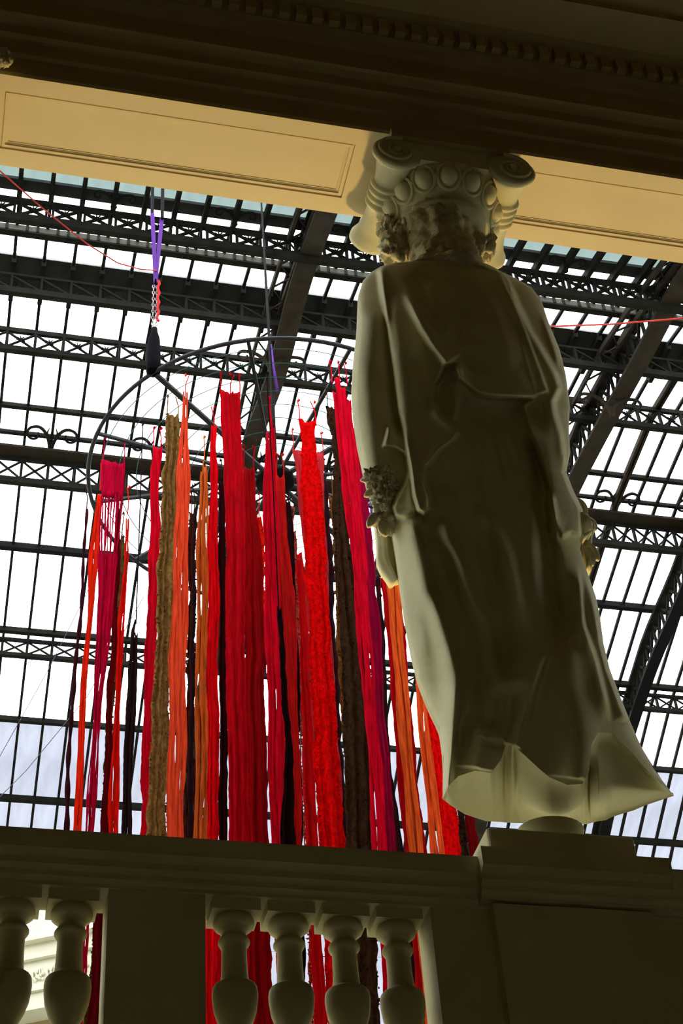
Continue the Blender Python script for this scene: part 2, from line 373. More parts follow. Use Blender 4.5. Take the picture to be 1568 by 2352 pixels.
# ---- scroll ornaments
def scroll_mesh(w, h, r, mt):
    b = MB(); pts = []
    for k in range(13):     # rising arc from the post out to the right
        a = math.pi - k / 12 * math.pi * .55; pts.append((w * .62 + w * .6 * math.cos(a), 0, h * .05 + h * .92 * math.sin(a)))
    c = pts[-1]
    for k in range(1, 15):  # curl
        a = math.pi * .45 - k * .36; rr = h * .24 * (1 - k * .035)
        pts.append((c[0] - 0.02 * w + rr * math.cos(a), 0, c[2] - h * .24 + rr * math.sin(a)))
    b.tube(pts, [r * (1.3 - .7 * i / len(pts)) for i in range(len(pts))], 6)
    b.tube([(w * .12, 0, h * .55), (w * .2, 0, h * .80), (w * .12, 0, h * .98)], [r * .9, r * .7, r * .2], 5)   # leaf spur
    b.tube([(w * .12, 0, h * .7), (w * .30, 0, h * .76)], [r * .7, r * .2], 5)
    return b.mesh('scroll', mt, True)
def scrolls(Y, z, w, h, r, xs, lab, mt=M_iron):
    me = scroll_mesh(w, h, r, mt)
    for n, x in enumerate(xs):
        e = empty('scroll_bracket', (x, Y, z), label=lab[n] if isinstance(lab, list) else lab, cat='bracket', group='scroll brackets on the roof trusses')
        e.rotation_euler = (math.radians(72 if mt is M_iron else 10), 0, 0)
        a = link('scroll', me, e, (0, 0, 0)); c = link('scroll', me, e, (0, 0, 0)); c.scale = (-1, 1, 1)
        link('socket', MB().lathe([(.03, 0), (.05, .03), (.03, .08), (.035, .14), (.015, .2)], 8).mesh('socket', mt), e, (0, 0, 0))
zt3 = t3[2] + t3[3] + .08
xs3 = [MX(i) for i in (0, 4, 8, 12, 16, 20, 24, 28)]
pl = ['at the left picture edge', 'behind the woven crimson ribbon', 'behind the middle ribbons', 'behind the bright red ribbon', 'hidden behind the statue arm', 'behind the statue waist',
      'right of the statue hip', 'at the right picture edge']
scrolls(t3[1] - .05, zt3, .42, .55, .026, xs3, ['pair of curling iron scrolls on the deep truss, ' + s for s in pl])
zt1 = t1[2] + t1[3] + .04
scrolls(t1[1] - .05, zt1, .34, .24, .020, [MX(i) for i in (1, 5, 9, 13, 17, 21, 25)],
        ['low iron scroll pair on the highest truss, ' + s for s in ['near the left picture edge', 'beside the purple strap', 'left of the left arch rib', 'behind the capital', 'right of the capital', 'middle of the upper right glass', 'near the right arch rib']])

# ---- arch ribs: boxed lattice girders
def arch(X, pts, depth, lab, wf=.30, mt=None):
    mt = mt or M_iron2
    pts = [tuple(onX(px, py, X)[1:]) for px, py in pts]
    P = sorted(pts); Ys = [p[0] for p in P]; Zs = [p[1] for p in P]
    lo, hi = Ys[0], Ys[-1]
    def zb(Y):
        if Y < lo: return Zs[0] + (vz(Y) - vz(lo))
        if Y > hi: return Zs[-1] + (vz(Y) - vz(hi))
        return float(np.interp(Y, Ys, Zs))
    YY = np.arange(6.0, 30.9, .45)
    bot = [(y, min(zb(y), vz(y) - .25)) for y in YY]
    k = np.array([b[1] for b in bot]); k2 = k.copy()
    k2[1:-1] = (k[:-2] + 2 * k[1:-1] + k[2:]) / 4; bot = list(zip(YY, k2))
    tp = [(y, min(z + depth, vz(y) - .06)) for y, z in bot]
    e = empty('arch_rib', (X, 6, bot[0][1]), label=lab, cat='rib', group='arched lattice ribs of the roof')
    def chord(path, w, t, name, m):
        b = MB(); n = len(path)
        vs = []
        for y, z in path: vs += [(X - w / 2, y, z - t / 2), (X + w / 2, y, z - t / 2), (X + w / 2, y, z + t / 2), (X - w / 2, y, z + t / 2)]
        fs = [(0, 3, 2, 1), (4 * n - 4, 4 * n - 3, 4 * n - 2, 4 * n - 1)]
        for i in range(n - 1):
            for j in range(4): fs.append((4 * i + j, 4 * i + (j + 1) % 4, 4 * i + 4 + (j + 1) % 4, 4 * i + 4 + j))
        b.add(vs, fs); b.build(name, m, e)
    chord(bot, wf, .06, 'bottom_flange', mt)
    chord([(y, z + .06) for y, z in bot], .05, .12, 'bottom_web', mt)
    chord(tp, .20, .07, 'top_flange', M_iron)
    for i in range(len(bot) - 1):
        b = MB(); a, c = bot[i], bot[i + 1]; a2, c2 = tp[i], tp[i + 1]
        b.bar((X, a[0], a[1]), (X, c2[0], c2[1]), .045, .045, up=(1, 0, 0)); b.bar((X, a2[0], a2[1]), (X, c[0], c[1]), .045, .045, up=(1, 0, 0))
        b.bar((X, a[0], a[1]), (X, a2[0], a2[1]), .05, .04, up=(1, 0, 0))
        b.build('lattice_brace', M_iron, e)
    return e, zb
A = arch(3.77, [(752, 480), (700, 615), (670, 720), (640, 850), (600, 955), (575, 1015)], .75, 'brown arched roof rib crossing diagonally left of the statue')
B = arch(9.27, [(1568, 640), (1480, 810), (1380, 990), (1310, 1125)], .75, 'brown arched roof rib reaching down to the right hip of the statue')
Cc = arch(11.9, [(1568, 1372), (1500, 1520), (1440, 1700), (1395, 1880)], .6, 'black lattice roof rib at the lower right of the picture', mt=M_black, wf=.22)
arch(-1.75, [(0, 380)] and [(752, 480)], .75, 'brown arched roof rib beyond the left picture edge') if False else None
# secondary lattice members hugging the glass left of the two brown ribs
def rafter(i, lab, off=-.10, y0=8.0, y1=30.8, w=.15, m=None):
    X = MX(i) if isinstance(i, int) else i
    e = empty('rafter', (X, y0, vz(y0)), label=lab, cat='rafter', group='rafters against the roof glass')
    for sgn in (-1, 1):
        b = MB(); YY = np.arange(y0, y1, .9)
        for a, c in zip(YY[:-1], YY[1:]): b.bar((X + sgn * w / 2, a, vz(a) + off), (X + sgn * w / 2, c, vz(c) + off), .045, .10)
        b.build('flange', m or M_iron2, e)
    b = MB(); YY = np.arange(y0, y1, .3)
    for k, (a, c) in enumerate(zip(YY[:-1], YY[1:])):
        s = 1 if k % 2 else -1; b.bar((X - s * w / 2, a, vz(a) + off), (X + s * w / 2, c, vz(c) + off), .02, .03)
    b.build('lacing', M_iron2, e)['kind'] = 'stuff'
rafter(3.58, 'laced rafter against the glass left of the left arch rib', y1=22, off=-.3, w=.22)
rafter(9.02, 'laced rafter against the glass beside the right arch rib', y1=19, off=-.3, w=.22)
rafter(24, 'slim double rafter on the glass right of the statue', w=.07, off=-.08)
# iron brackets where the ribs meet truss two
Yb2 = hitY(0, 700, -.5)
scrolls(Yb2, vz(Yb2) - 1.35, .62, .42, .026, [3.62, 9.1], ['large iron scroll pair on the left arch rib above the steel ring', 'large iron scroll pair where the right arch rib passes the statue'], M_iron2)

# ---- the angled hall gallery seen through the left balusters
gw = empty('hall_gallery', (0, 22, -1.6), label='cream gallery facade with cornice and ornamented frieze seen between the left balusters', cat='facade')
P0 = Vector(onY(60, 2160, 21.0)); dr = Vector((-math.cos(math.radians(27.5)), math.sin(math.radians(27.5)), 0)); nr = Vector((-dr.y, dr.x, 0))
if nr.y > 0: nr = -nr
def gz(y):
    # height on the facade plane seen at x=120
    r = Vector(ray(120, y)); t = (P0.dot(nr)) / r.dot(nr); return (r * t).z
def slab(z0, z1, out, name, m=M_wall, u0=-3.2, u1=9):
    b = MB(); a = P0 + dr * u0; c = P0 + dr * u1; a.z = c.z = 0
    q = [a + nr * out, c + nr * out, c - nr * .6, a - nr * .6]
    b.add([(p.x, p.y, z0) for p in q] + [(p.x, p.y, z1) for p in q], [(0, 3, 2, 1), (4, 5, 6, 7), (0, 1, 5, 4), (1, 2, 6, 5), (2, 3, 7, 6), (3, 0, 4, 7)])
    return b.build(name, m, gw)
u0, u1 = -7, 9
slab(gz(2140), gz(2030), .0, 'upper_wall'); slab(gz(2150), gz(2140), .06, 'cornice_fillet'); slab(gz(2160), gz(2150), .12, 'cornice')
slab(gz(2192), gz(2160), .0, 'band'); slab(gz(2197), gz(2192), .05, 'frieze_fillet'); slab(gz(2262), gz(2197), -.03, 'frieze_ground')
slab(gz(2272), gz(2262), .06, 'lower_fillet'); slab(gz(2310), gz(2272), .0, 'lintel'); slab(-1.6, gz(2700), 0, 'lower_wall')
slab(gz(2340), gz(2310), -.35, 'arch_soffit', M_beam)
zf0, zf1 = gz(2260), gz(2199)
fm = MB()
for a, rr in ((0, 1), (2.1, .9), (4.2, .8)):
    pts = []
    for k in range(18):
        t = k / 17 * 5.2 + a; q = rr * (1 - k / 24); pts.append((q * .5 * math.cos(t) * .5 + (a - 2) * .11, 0, q * .5 * math.sin(t) * .62))
    fm.tube(pts, .07, 6)
for k in range(6): fm.blob((random.uniform(-.5, .5), 0, random.uniform(-.35, .35)), (.12, .08, .07), .3, k, 2)
fme = fm.mesh('frieze_scroll', M_wall, True)
k = -3
while k < 9:
    c = P0 + dr * k; o = D.objects.new('frieze_scroll', fme); COL.objects.link(o); o.parent = gw
    h = (zf1 - zf0) * 1.0
    o.location = (c.x + nr.x * -.01, c.y + nr.y * -.01 - 22, (zf0 + zf1) / 2 + 1.6)
    o.rotation_euler = (0, 0, math.atan2(dr.y, dr.x)); o.scale = (.45 * h, .35, .62 * h * 1.3)
    k += .48 * h * 1.1

# ================================================================== RING INSTALLATION
ZR = 12.0
RC = Vector(onZ(631, 1104, ZR)); RR = 1.93
ring = empty('hanging_ring', RC, label='large dark steel wheel ring hanging horizontally above the ribbons', cat='ring')
def circ(r, z=0, n=96): return [(RC.x + r * math.cos(2 * math.pi * k / n), RC.y + r * math.sin(2 * math.pi * k / n), ZR + z) for k in range(n)]
MB().tube(circ(RR), .022, 8, True).build('rim', M_ring, ring, True)
for k in range(1, 9):
    MB().tube(circ(.35 + k * .185 * .98), .005, 4, True).build('wire', mat('wire%d' % k, (.03, .12, .13), .5), ring)
MB().lathe([(0, -.05), (.19, -.05), (.205, -.03), (.205, .03), (.19, .05), (0, .05)], 32, Matrix.Translation(RC)).build('hub_disc', M_black, ring, True)
a0 = math.atan2(onZ(352, 855, ZR)[1] - RC.y, onZ(352, 855, ZR)[0] - RC.x)
for k in range(12):
    a = a0 + k * math.pi / 6
    MB().bar((RC.x + .15 * math.cos(a), RC.y + .15 * math.sin(a), ZR), (RC.x + RR * math.cos(a), RC.y + RR * math.sin(a), ZR), .05 if k % 3 == 0 else .034, .03).build('spoke', M_ring, ring)
# hangers
def hanger(x, y, lab, ytop, sleeve=True):
    p = Vector(onZ(x, y, ZR)); zt = vz(p.y) - .3
    e = empty('hanger', p, label=lab, cat='hanger', group='straps and chains carrying the ring')
    if sleeve:
        zc = onY(x + 4, y - 100, p.y)[2]
        MB().lathe([(.03, ZR - .02), (.07, ZR), (.072, ZR + .12), (.068, ZR + .3), (.058, ZR + (zc - ZR) * .75), (.036, ZR + (zc - ZR) * .9), (.03, zc)], 12, Matrix.Translation((p.x, p.y, 0))).build('black_sleeve', mat('sleeve' + str(x), (.003, .003, .005), .9, var=.3, bump=.4, spec=.05), e, True)
        zs = onY(x + 8, 655, p.y)[2]; zs2 = onY(x + 5, 500, p.y)[2]
        n = int((zs - zc) / .05)
        for sx in (-.018, .018):
            b = MB()
            for k in range(n):
                z = zc + .05 * k + .02; h = k % 2
                b.tube([(p.x + sx + (0.012 * math.cos(t) if h else 0), p.y + (0 if h else .012 * math.cos(t)), z + .03 * math.sin(t)) for t in np.linspace(0, 2 * math.pi, 9)[:-1]], .005, 4, True)
            b.build('chain', M_chain, e)
        b = MB(); b.tube([(p.x + .03 + .01 * math.sin(k * 2), p.y - .02, zs + .05 - (zs - zc) * k / 14) for k in range(14)], .014, 6); b.build('red_cord', mat('redc' + str(x), (.55, .01, .01), .8), e)
        # purple V strap up to the truss
        b = MB()
        for s_ in (-1, 1):
            w0, w1 = .012, .035
            b.bar((p.x, p.y, zs), (p.x + s_ * .01, p.y, zs + .1), .03, .01, up=(0, 1, 0))
            q0 = (p.x, p.y, zs + .05); q1 = (p.x + s_ * .055, p.y + .02 * s_, zs2 + .05)
            b.add([(q0[0] - .02, q0[1], q0[2]), (q0[0] + .02, q0[1], q0[2]), (q1[0] + .022, q1[1], q1[2]), (q1[0] - .022, q1[1], q1[2]),
                   (q0[0] - .02, q0[1] + .008, q0[2]), (q0[0] + .02, q0[1] + .008, q0[2]), (q1[0] + .022, q1[1] + .008, q1[2]), (q1[0] - .022, q1[1] + .008, q1[2])],
                  [(0, 1, 2, 3), (7, 6, 5, 4), (0, 4, 5, 1), (1, 5, 6, 2), (2, 6, 7, 3), (3, 7, 4, 0)])
        b.build('purple_strap', M_purple, e)
        for s_ in (-1, 1): MB().tube([(p.x + s_ * .055, p.y, zs2), (p.x + s_ * .06, p.y + .1, zt)], .02, 5).build('upper_strap', M_black, e)
    else:
        MB().tube([(p.x, p.y, ZR), (p.x + .02, p.y, ZR + 1.0), (p.x, p.y, zt)], [.035, .02, .008], 8).build('black_rod', M_black, e, True)
        za, zb_ = onY(x - 22, y - 180, p.y)[2], onY(x - 26, y - 285, p.y)[2]
        q = [(-.01, 0), (.075, 0), (.055, .5), (.065, 1), (.0, 1), (-.005, .5)]
        b = MB(); m = [(p.x + u + .01, zb_ + (1 - w) * 0 + (za - zb_) * w) for u, w in q]
        b.tube([(p.x + .03, p.y - .03, zb_), (p.x + .04, p.y - .03, (za + zb_) / 2), (p.x + .075, p.y - .03, za)], [.02, .035, .04], 8, squash=.3); b.build('purple_strap', M_purple, e, True)
    return e
hanger(352, 855, 'black sleeve, twin chain and purple strap holding the left of the ring', 490)
hanger(630, 1080, 'black rod and purple strap rising from the ring hub', 830, False)
hanger(*proj((RC.x + RR * math.cos(a0 + 2 * math.pi / 3), RC.y + RR * math.sin(a0 + 2 * math.pi / 3), ZR)), 'black sleeve and strap on the ring rim, behind the statue back', 490)
b = MB(); q = onY(849, 1150, 12.6); q2 = onY(850, 1200, 12.6); b.tube([q, (q + q2) / 2 + np.array([.01, 0, 0]), q2], [.018, .03, .02], 8, squash=.3)
se = b.build('loose_strap', M_purple, None, True); tag(se, 'short purple strap end hanging beside the statue wrist', 'strap')
q0 = onY(848, 1120, 12.6); MB().tube([q0, q], [.012, .02], 6).build('strap_hook', M_black, se)

# ================================================================== RIBBONS
def rcol(c): return tuple(((v / 255) ** 2.2) for v in c)
CM = {}
def ribmat(c, fuzzy):
    k = (c, fuzzy)
    if k not in CM: CM[k] = mat('fabric_%02x%02x%02x' % c, rcol(c), .95, var=.42 if fuzzy else .34, scale=34 if fuzzy else 55, bump=1.0, bscale=70 if fuzzy else 110, stretch=(1, 1, .5 if fuzzy else .07), spec=.03)
    return CM[k]
def interp_path(path, y):
    ys = [p[0] for p in path]
    if y >= ys[-1]:
        a = path[-2] if ys[-1] - ys[-2] > 60 else path[-3]; b = path[-1]; t = (y - b[0]) / (b[0] - a[0])
        return (b[1] + (b[1] - a[1]) * t, b[2] + (b[2] - a[2]) * t)
    return (np.interp(y, ys, [p[1] for p in path]), np.interp(y, ys, [p[2] for p in path]))
def ribbon(name, lab, c, path, kind='cloth', cords=2, dz=.30, jag=.010, yoff=0.0, pleats=3, ybot=2760, cat='ribbon', zstop=None):
    """path rows: (pixel y, left x, right x); hangs in the vertical plane under the wire that carries it"""
    y0 = path[0][0]; xm = (path[0][1] + path[0][2]) / 2
    Y = float(onZ(xm, y0, ZR - dz)[1]) + yoff
    ys = list(np.arange(y0, ybot, 9.0))
    rows = []
    for y in ys:
        l, r = interp_path(path, y); pl = onY(l, y, Y); pr = onY(r, y, Y); z = (pl[2] + pr[2]) / 2
        rows.append((pl[0], pr[0], z))
    m = ribmat(c, kind == 'fuzzy'); seed = hash_(name + lab)
    ztop = rows[0][2]
    e = empty(name, ((rows[0][0] + rows[0][1]) / 2, Y, ztop), label=lab, cat=cat, group='hanging fabric ribbons')
    rs = np.random.RandomState(seed % 10000)
    def sheet(rows, name, mm, jag, pleats, th, yo=0.0, n=None):
        n = n or max(6, min(22, pleats * 6)); b = MB(); vs = []
        ph = rs.rand() * 6; j1 = 0; j2 = 0; jl = sm_(rs, len(rows)); jr = sm_(rs, len(rows)); f1 = rs.rand() * 4 + 2
        for i, (l, r, z) in enumerate(rows):
            w = r - l; l2 = l + jag * jl[i] * .6; r2 = r + jag * jr[i] * .6
            dr_ = .008 * math.sin(z * f1 + ph)
            for side in (0, 1):
                for k in range(n + 1):
                    u = k / n; uu = u if side == 0 else 1 - u
                    fold = (math.cos(uu * pleats * 2 * math.pi + ph + .5 * math.sin(z * 1.3 + ph)) * .35 + 1.5 * mnoise.noise(Vector((uu * pleats * 2.2, z * .45, ph)))) * min(.028, w * .15) + math.sin(uu * 21 + z * 3) * .002
                    x = l2 + (r2 - l2) * uu + dr_
                    y = yo + fold * math.sin(math.pi * min(1, max(0, uu * .9 + .05))) + (-th / 2 if side == 0 else th / 2)
                    y += (jag * .8) * mnoise.noise(Vector((uu * 6, z * 5, seed % 97)))
                    x += jag * .5 * mnoise.noise(Vector((uu * 6 + 9, z * 6, seed % 89)))
                    vs.append((x, Y + y, z))
        m_ = 2 * (n + 1); fs = [tuple(range(m_ - 1, -1, -1)), tuple((len(rows) - 1) * m_ + k for k in range(m_))]
        for i in range(len(rows) - 1):
            for k in range(m_): fs.append((i * m_ + k, i * m_ + (k + 1) % m_, (i + 1) * m_ + (k + 1) % m_, (i + 1) * m_ + k))
        # ragged slanting top
        for k in range(m_):
            u = (k if k <= n else m_ - 1 - k) / n; v = vs[k]; vs[k] = (v[0], v[1], v[2] + .04 * abs(2 * u - 1) - .02 * rs.rand())
        b.add(vs, fs); return b.build(name, mm, e, True)
    if kind == 'strands':
        ns = max(2, int(round((path[-1][2] - path[-1][1]) / 7.5)))
        for s in range(ns):
            rr = []; w0 = 1.0 / ns; f = rs.rand() * 3 + 1; p0 = rs.rand() * 6; st_ = int(rs.rand() * 6)
            for (l, r, z) in rows[st_:]:
                c_ = l + (r - l) * ((s + .5) / ns + .10 * w0 * math.sin(z * f + p0)); hw = (r - l) * w0 * (.72 + .14 * math.sin(z * f * 1.7 + p0))
                rr.append((c_ - hw, c_ + hw, z))
            sheet(rr, 'strand', m, .004, 1, .018, yo=rs.randn() * .012, n=4)
    elif kind == 'woven':     # solid block at the top that lets go into loose strands
        k1 = 8; sheet(rows[:k1 + 2], 'woven_top', m, jag, 2, .012)
        ns = 10
        for s in range(ns):
            rr = []
            for i, (l, r, z) in enumerate(rows[k1:]):
                c_ = l + (r - l) * (s + .5) / ns; hw = (r - l) / ns * (.34 if i < 16 else 1.15); rr.append((c_ - hw, c_ + hw, z))
            sheet(rr, 'strand', m, .004, 1, .014, yo=rs.randn() * .01, n=4)
    elif kind == 'cord':
        b = MB(); b.tube([((l + r) / 2 + .006 * math.sin(z * 5), Y, z) for l, r, z in rows], [max(.006, (r - l) / 2) * (1 + .25 * math.sin(z * 17)) for l, r, z in rows], 6); b.build('twisted_strip', m, e, True)
    else:
        sheet(rows, 'cloth', m, jag * (1.5 if kind == 'fuzzy' else .8), pleats, .014)
        if kind == 'fuzzy':
            b = MB()
            for q in range(420):
                i = rs.randint(0, len(rows) - 1); l, r, z = rows[i]; x = l + (r - l) * (rs.choice([rs.rand() * .1, 1 - rs.rand() * .1, rs.rand()]))
                b.blob((x + .004 * rs.randn(), Y - .012 - .008 * rs.rand(), z), (.010 * (.3 + rs.rand()), .008, .011 * (.3 + rs.rand())), .9, q, 1)
            t = b.build('tufts', m, e.children[0]); t['kind'] = 'stuff'
    # hanging cords up to the wire
    l, r, z = rows[0]
    xs = [l + .01, r - .01] if cords == 2 else ([l + .01, (l + r) / 2, r - .01] if cords == 3 else [(l + r) / 2])
    for x in xs:
        zt = ZR; b = MB(); b.tube([(x, Y, z - .04), (x + .004, Y, (z + zt) / 2), (x + rs.randn() * .02, Y, zt)], .006, 5); b.tube([(x, Y, zt - .02), (x + .01, Y, zt), (x, Y, zt + .02)], [.009, .013, .005], 5)
        b.build('hanging_cord', m, e)
    return e
def sm_(rs, n):
    a = rs.randn(n + 8); return np.convolve(a, [.15, .2, .3, .2, .15], 'same')[4:n + 4] * 1.6 + rs.randn(n) * .25
def hash_(s):
    h = 7
    for ch in s: h = (h * 31 + ord(ch)) % 1000003
    return h
RB = [
 ('narrow dark purple strip, leftmost of all the ribbons', (52, 18, 26), [(1170, 195, 202), (1300, 188, 196), (1450, 177, 187), (1640, 158, 168), (1905, 145, 158)], 'cord', 1, .35),
 ('vivid orange red stranded ribbon second from the left', (228, 38, 14), [(1120, 224, 236), (1280, 208, 221), (1400, 200, 212), (1650, 183, 196), (1905, 169, 184)], 'strands', 1, .35),
 ('crimson woven ribbon whose solid top lets go into loose strands', (172, 0, 48), [(1063, 234, 287), (1120, 231, 283), (1230, 228, 274), (1340, 226, 264), (1500, 222, 246), (1700, 211, 226), (1910, 197, 214)], 'woven', 2, .33),
 ('very dark maroon ribbon between crimson and orange red ones at left', (88, 0, 12), [(1150, 266, 276), (1340, 262, 274), (1550, 248, 263), (1810, 237, 251), (1915, 230, 248)], 'cloth', 1, .36),
 ('short brown fuzzy scrap hanging behind the maroon ribbon', (82, 62, 34), [(1235, 275, 284), (1300, 272, 290), (1400, 266, 284), (1550, 252, 268), (1750, 240, 250)], 'fuzzy', 1, .36),
 ('thin bright red strip swinging free right of the maroon ribbon', (235, 25, 10), [(1175, 291, 296), (1290, 286, 292), (1325, 281, 290), (1453, 271, 284), (1657, 260, 276), (1915, 246, 268)], 'strands', 1, .36),
 ('black stringy bundle on a long cord at left', (40, 26, 26), [(1425, 311, 314), (1450, 302, 316), (1600, 294, 310), (1760, 282, 304), (1918, 278, 299)], 'strands', 1, None),
 ('pinkish crimson ribbon left of the wide brown one', (205, 0, 36), [(1030, 350, 371), (1100, 346, 366), (1325, 340, 366), (1657, 327, 352), (1920, 321, 341)], 'cloth', 2, .30),
 ('wide shaggy brown ribbon on the left', (122, 92, 52), [(955, 381, 411), (1030, 378, 412), (1210, 366, 409), (1453, 358, 394), (1810, 340, 384), (1925, 340, 384)], 'fuzzy', 2, .28),
 ('coral orange stranded ribbon just right of the wide brown one', (243, 72, 44), [(905, 419, 431), (1000, 413, 432), (1110, 405, 434), (1325, 398, 430), (1555, 389, 427), (1760, 385, 423), (1927, 383, 421)], 'strands', 1, .28),
 ('dark umber ribbon behind the coral orange one', (70, 28, 20), [(1180, 433, 447), (1300, 434, 450), (1550, 428, 447), (1930, 421, 449)], 'fuzzy', 1, .34),
 ('black strip between the umber and the pale orange ribbon', (38, 20, 24), [(1170, 443, 450), (1300, 440, 450), (1500, 437, 448), (1930, 428, 441)], 'cord', 1, .36),
 ('pale orange pleated ribbon in the left half', (205, 92, 38), [(1055, 465, 473), (1100, 459, 477), (1262, 453, 480), (1453, 451, 478), (1932, 447, 481)], 'strands', 1, .33),
 ('smooth pure red ribbon right of the pale orange one', (222, 0, 22), [(982, 485, 498), (1080, 482, 498), (1350, 477, 502), (1600, 476, 501), (1932, 479, 503), (2120, 462, 512), (2352, 462, 512)], 'cloth', 1, .30),
 ('flat black maroon ribbon beside the pure red one', (44, 0, 12), [(1110, 500, 512), (1300, 503, 521), (1600, 505, 521), (1936, 502, 524)], 'cloth', 1, .34),
 ('broad dark red ribbon with small holes near its top', (178, 0, 24), [(903, 504, 553), (920, 508, 552), (1050, 513, 558), (1325, 518, 562), (1710, 521, 567), (1940, 525, 570)], 'cloth', 3, .28),
 ('dark blood red ribbon right of the broad dark red one', (142, 0, 14), [(1078, 558, 584), (1120, 558, 586), (1325, 561, 604), (1600, 562, 608), (1940, 565, 617)], 'cloth', 2, .34),
 ('feathery orange red tuft half hidden in the middle', (232, 30, 6), [(1190, 590, 599), (1230, 588, 603), (1300, 588, 610), (1500, 590, 606), (1700, 590, 602)], 'fuzzy', 1, .36),
 ('gathered crimson ribbon under the purple strap', (195, 0, 34), [(960, 617, 623), (1000, 612, 628), (1073, 607, 634), (1350, 609, 639), (1657, 616, 651), (1943, 625, 656)], 'strands', 2, .30),
 ('rust red ribbon in front of the black hub', (182, 26, 26), [(1096, 633, 654), (1230, 630, 659), (1402, 640, 679), (1707, 654, 688), (1943, 660, 691)], 'cloth', 2, .34),
 ('black strip wandering between the crimson and rust ribbons', (26, 8, 12), [(1400, 634, 646), (1500, 644, 655), (1700, 653, 668), (1943, 646, 682)], 'cloth', 1, .30),
 ('black ribbon just right of the rust red one', (34, 12, 16), [(1155, 656, 669), (1200, 655, 672), (1400, 664, 681), (1600, 676, 688), (1943, 684, 694)], 'cloth', 1, .36),
 ('small dusty rose scrap right of the hub', (168, 66, 58), [(1222, 668, 679), (1260, 668, 680), (1400, 672, 684), (1600, 682, 690)], 'fuzzy', 1, .36),
 ('deep scarlet ribbon left of the brightest red one', (168, 4, 12), [(1272, 678, 694), (1350, 676, 705), (1657, 690, 718), (1943, 702, 731)], 'cloth', 1, .36),
 ('brightest red ribbon with ragged holed top, centre of the group', (248, 0, 6), [(968, 686, 727), (1020, 691, 724), (1060, 689, 729), (1100, 692, 737), (1325, 704, 750), (1555, 714, 766), (1760, 724, 779), (1948, 733, 790)], 'fuzzy', 2, .30),
 ('dusty pink ribbon showing on both sides behind the brightest red', (190, 48, 56), [(1040, 672, 744), (1080, 678, 742), (1207, 692, 747), (1400, 706, 756), (1700, 722, 776), (1948, 735, 792)], 'cloth', 2, .32),
 ('black strip hanging right of the brightest red ribbon', (44, 18, 26), [(1110, 743, 751), (1274, 749, 764), (1400, 753, 767), (1760, 774, 789), (1950, 786, 800)], 'cord', 1, .35),
 ('tan brown fuzzy ribbon behind the wide dark brown one', (112, 74, 34), [(1145, 756, 772), (1274, 766, 784), (1500, 776, 796), (1950, 800, 820)], 'fuzzy', 1, .36),
 ('wide dark brown ribbon left of the statue arm', (58, 39, 27), [(938, 750, 771), (1050, 764, 790), (1200, 768, 800), (1326, 770, 812), (1613, 790, 846), (1947, 795, 858)], 'fuzzy', 2, .29),
 ('bright cherry ribbon leaning beside the statue arm', (208, 0, 40), [(875, 760, 799), (900, 764, 802), (1050, 783, 820), (1326, 813, 842), (1560, 833, 858), (1770, 849, 873), (1955, 861, 890)], 'strands', 3, .28),
 ('magenta ribbon at the right flank of the cherry one', (150, 0, 56), [(990, 806, 822), (1100, 816, 838), (1326, 838, 863), (1560, 856, 880), (1770, 870, 893), (1955, 886, 913)], 'cloth', 1, .30),
 ('thin black strip right of the magenta ribbon', (44, 26, 28), [(1300, 862, 872), (1560, 876, 886), (1770, 890, 900), (1955, 908, 924)], 'cloth', 1, .35),
 ('dark red ribbon behind the burnt orange one by the statue robe', (150, 0, 14), [(1250, 866, 908), (1326, 876, 918), (1560, 896, 938), (1770, 912, 956), (1955, 928, 978)], 'cloth', 2, .34),
 ('burnt orange stranded ribbon in front of a dark red one by the robe', (212, 82, 34), [(1240, 880, 904), (1326, 888, 913), (1560, 908, 934), (1770, 926, 951), (1955, 943, 968)], 'strands', 1, .33),
 ('orange ribbon rightmost but one beside the statue hem', (222, 80, 34), [(1480, 944, 962), (1560, 952, 972), (1770, 972, 996), (1957, 990, 1017)], 'strands', 1, .33),
 ('fuzzy pure red ribbon against the statue hem', (222, 0, 8), [(1560, 966, 990), (1691, 982, 1020), (1800, 995, 1036), (1962, 1012, 1064)], 'fuzzy', 1, .34),
 ('black brown strip behind the statue hem', (54, 36, 26), [(1700, 1030, 1044), (1962, 1063, 1078)], 'fuzzy', 1, .36),
 ('dark maroon strip rightmost of all the ribbons', (96, 0, 10), [(1700, 1048, 1066), (1962, 1078, 1102)], 'cloth', 1, .36),
]
for lab, c, path, kind, cords, dz in RB:
    y0 = path[0][0]
    if dz is None:        # bundle on a long cord from a wire further up
        Y = onZ(335, 975, ZR)[1]; zt = onY(312, 1425, Y)[2]; dz = ZR - zt
    if y0 > 1240:   # tops that sit low hang from longer cords, under the wheel
        xm = (path[0][1] + path[0][2]) / 2; Yt = min(RC.y + RR - .1, RC.y + 1.2 + (xm % 7) * .07)
        if lab.startswith('black stringy'): Yt = Y
        if 'in front of' in lab: Yt -= .25
        if 'wandering' in lab: Yt = RC.y - 1.45
        dz = ZR - onY(xm, y0, Yt)[2]
    path = [tuple(map(float, p)) for p in path]
    if len(path) == 2: path = [path[0], tuple((np.array(path[0]) + np.array(path[1])) / 2), path[1]]
    ribbon('fabric_ribbon', lab, c, path, kind, cords, dz, pleats=2 if path[-1][2] - path[-1][1] < 30 else 3)

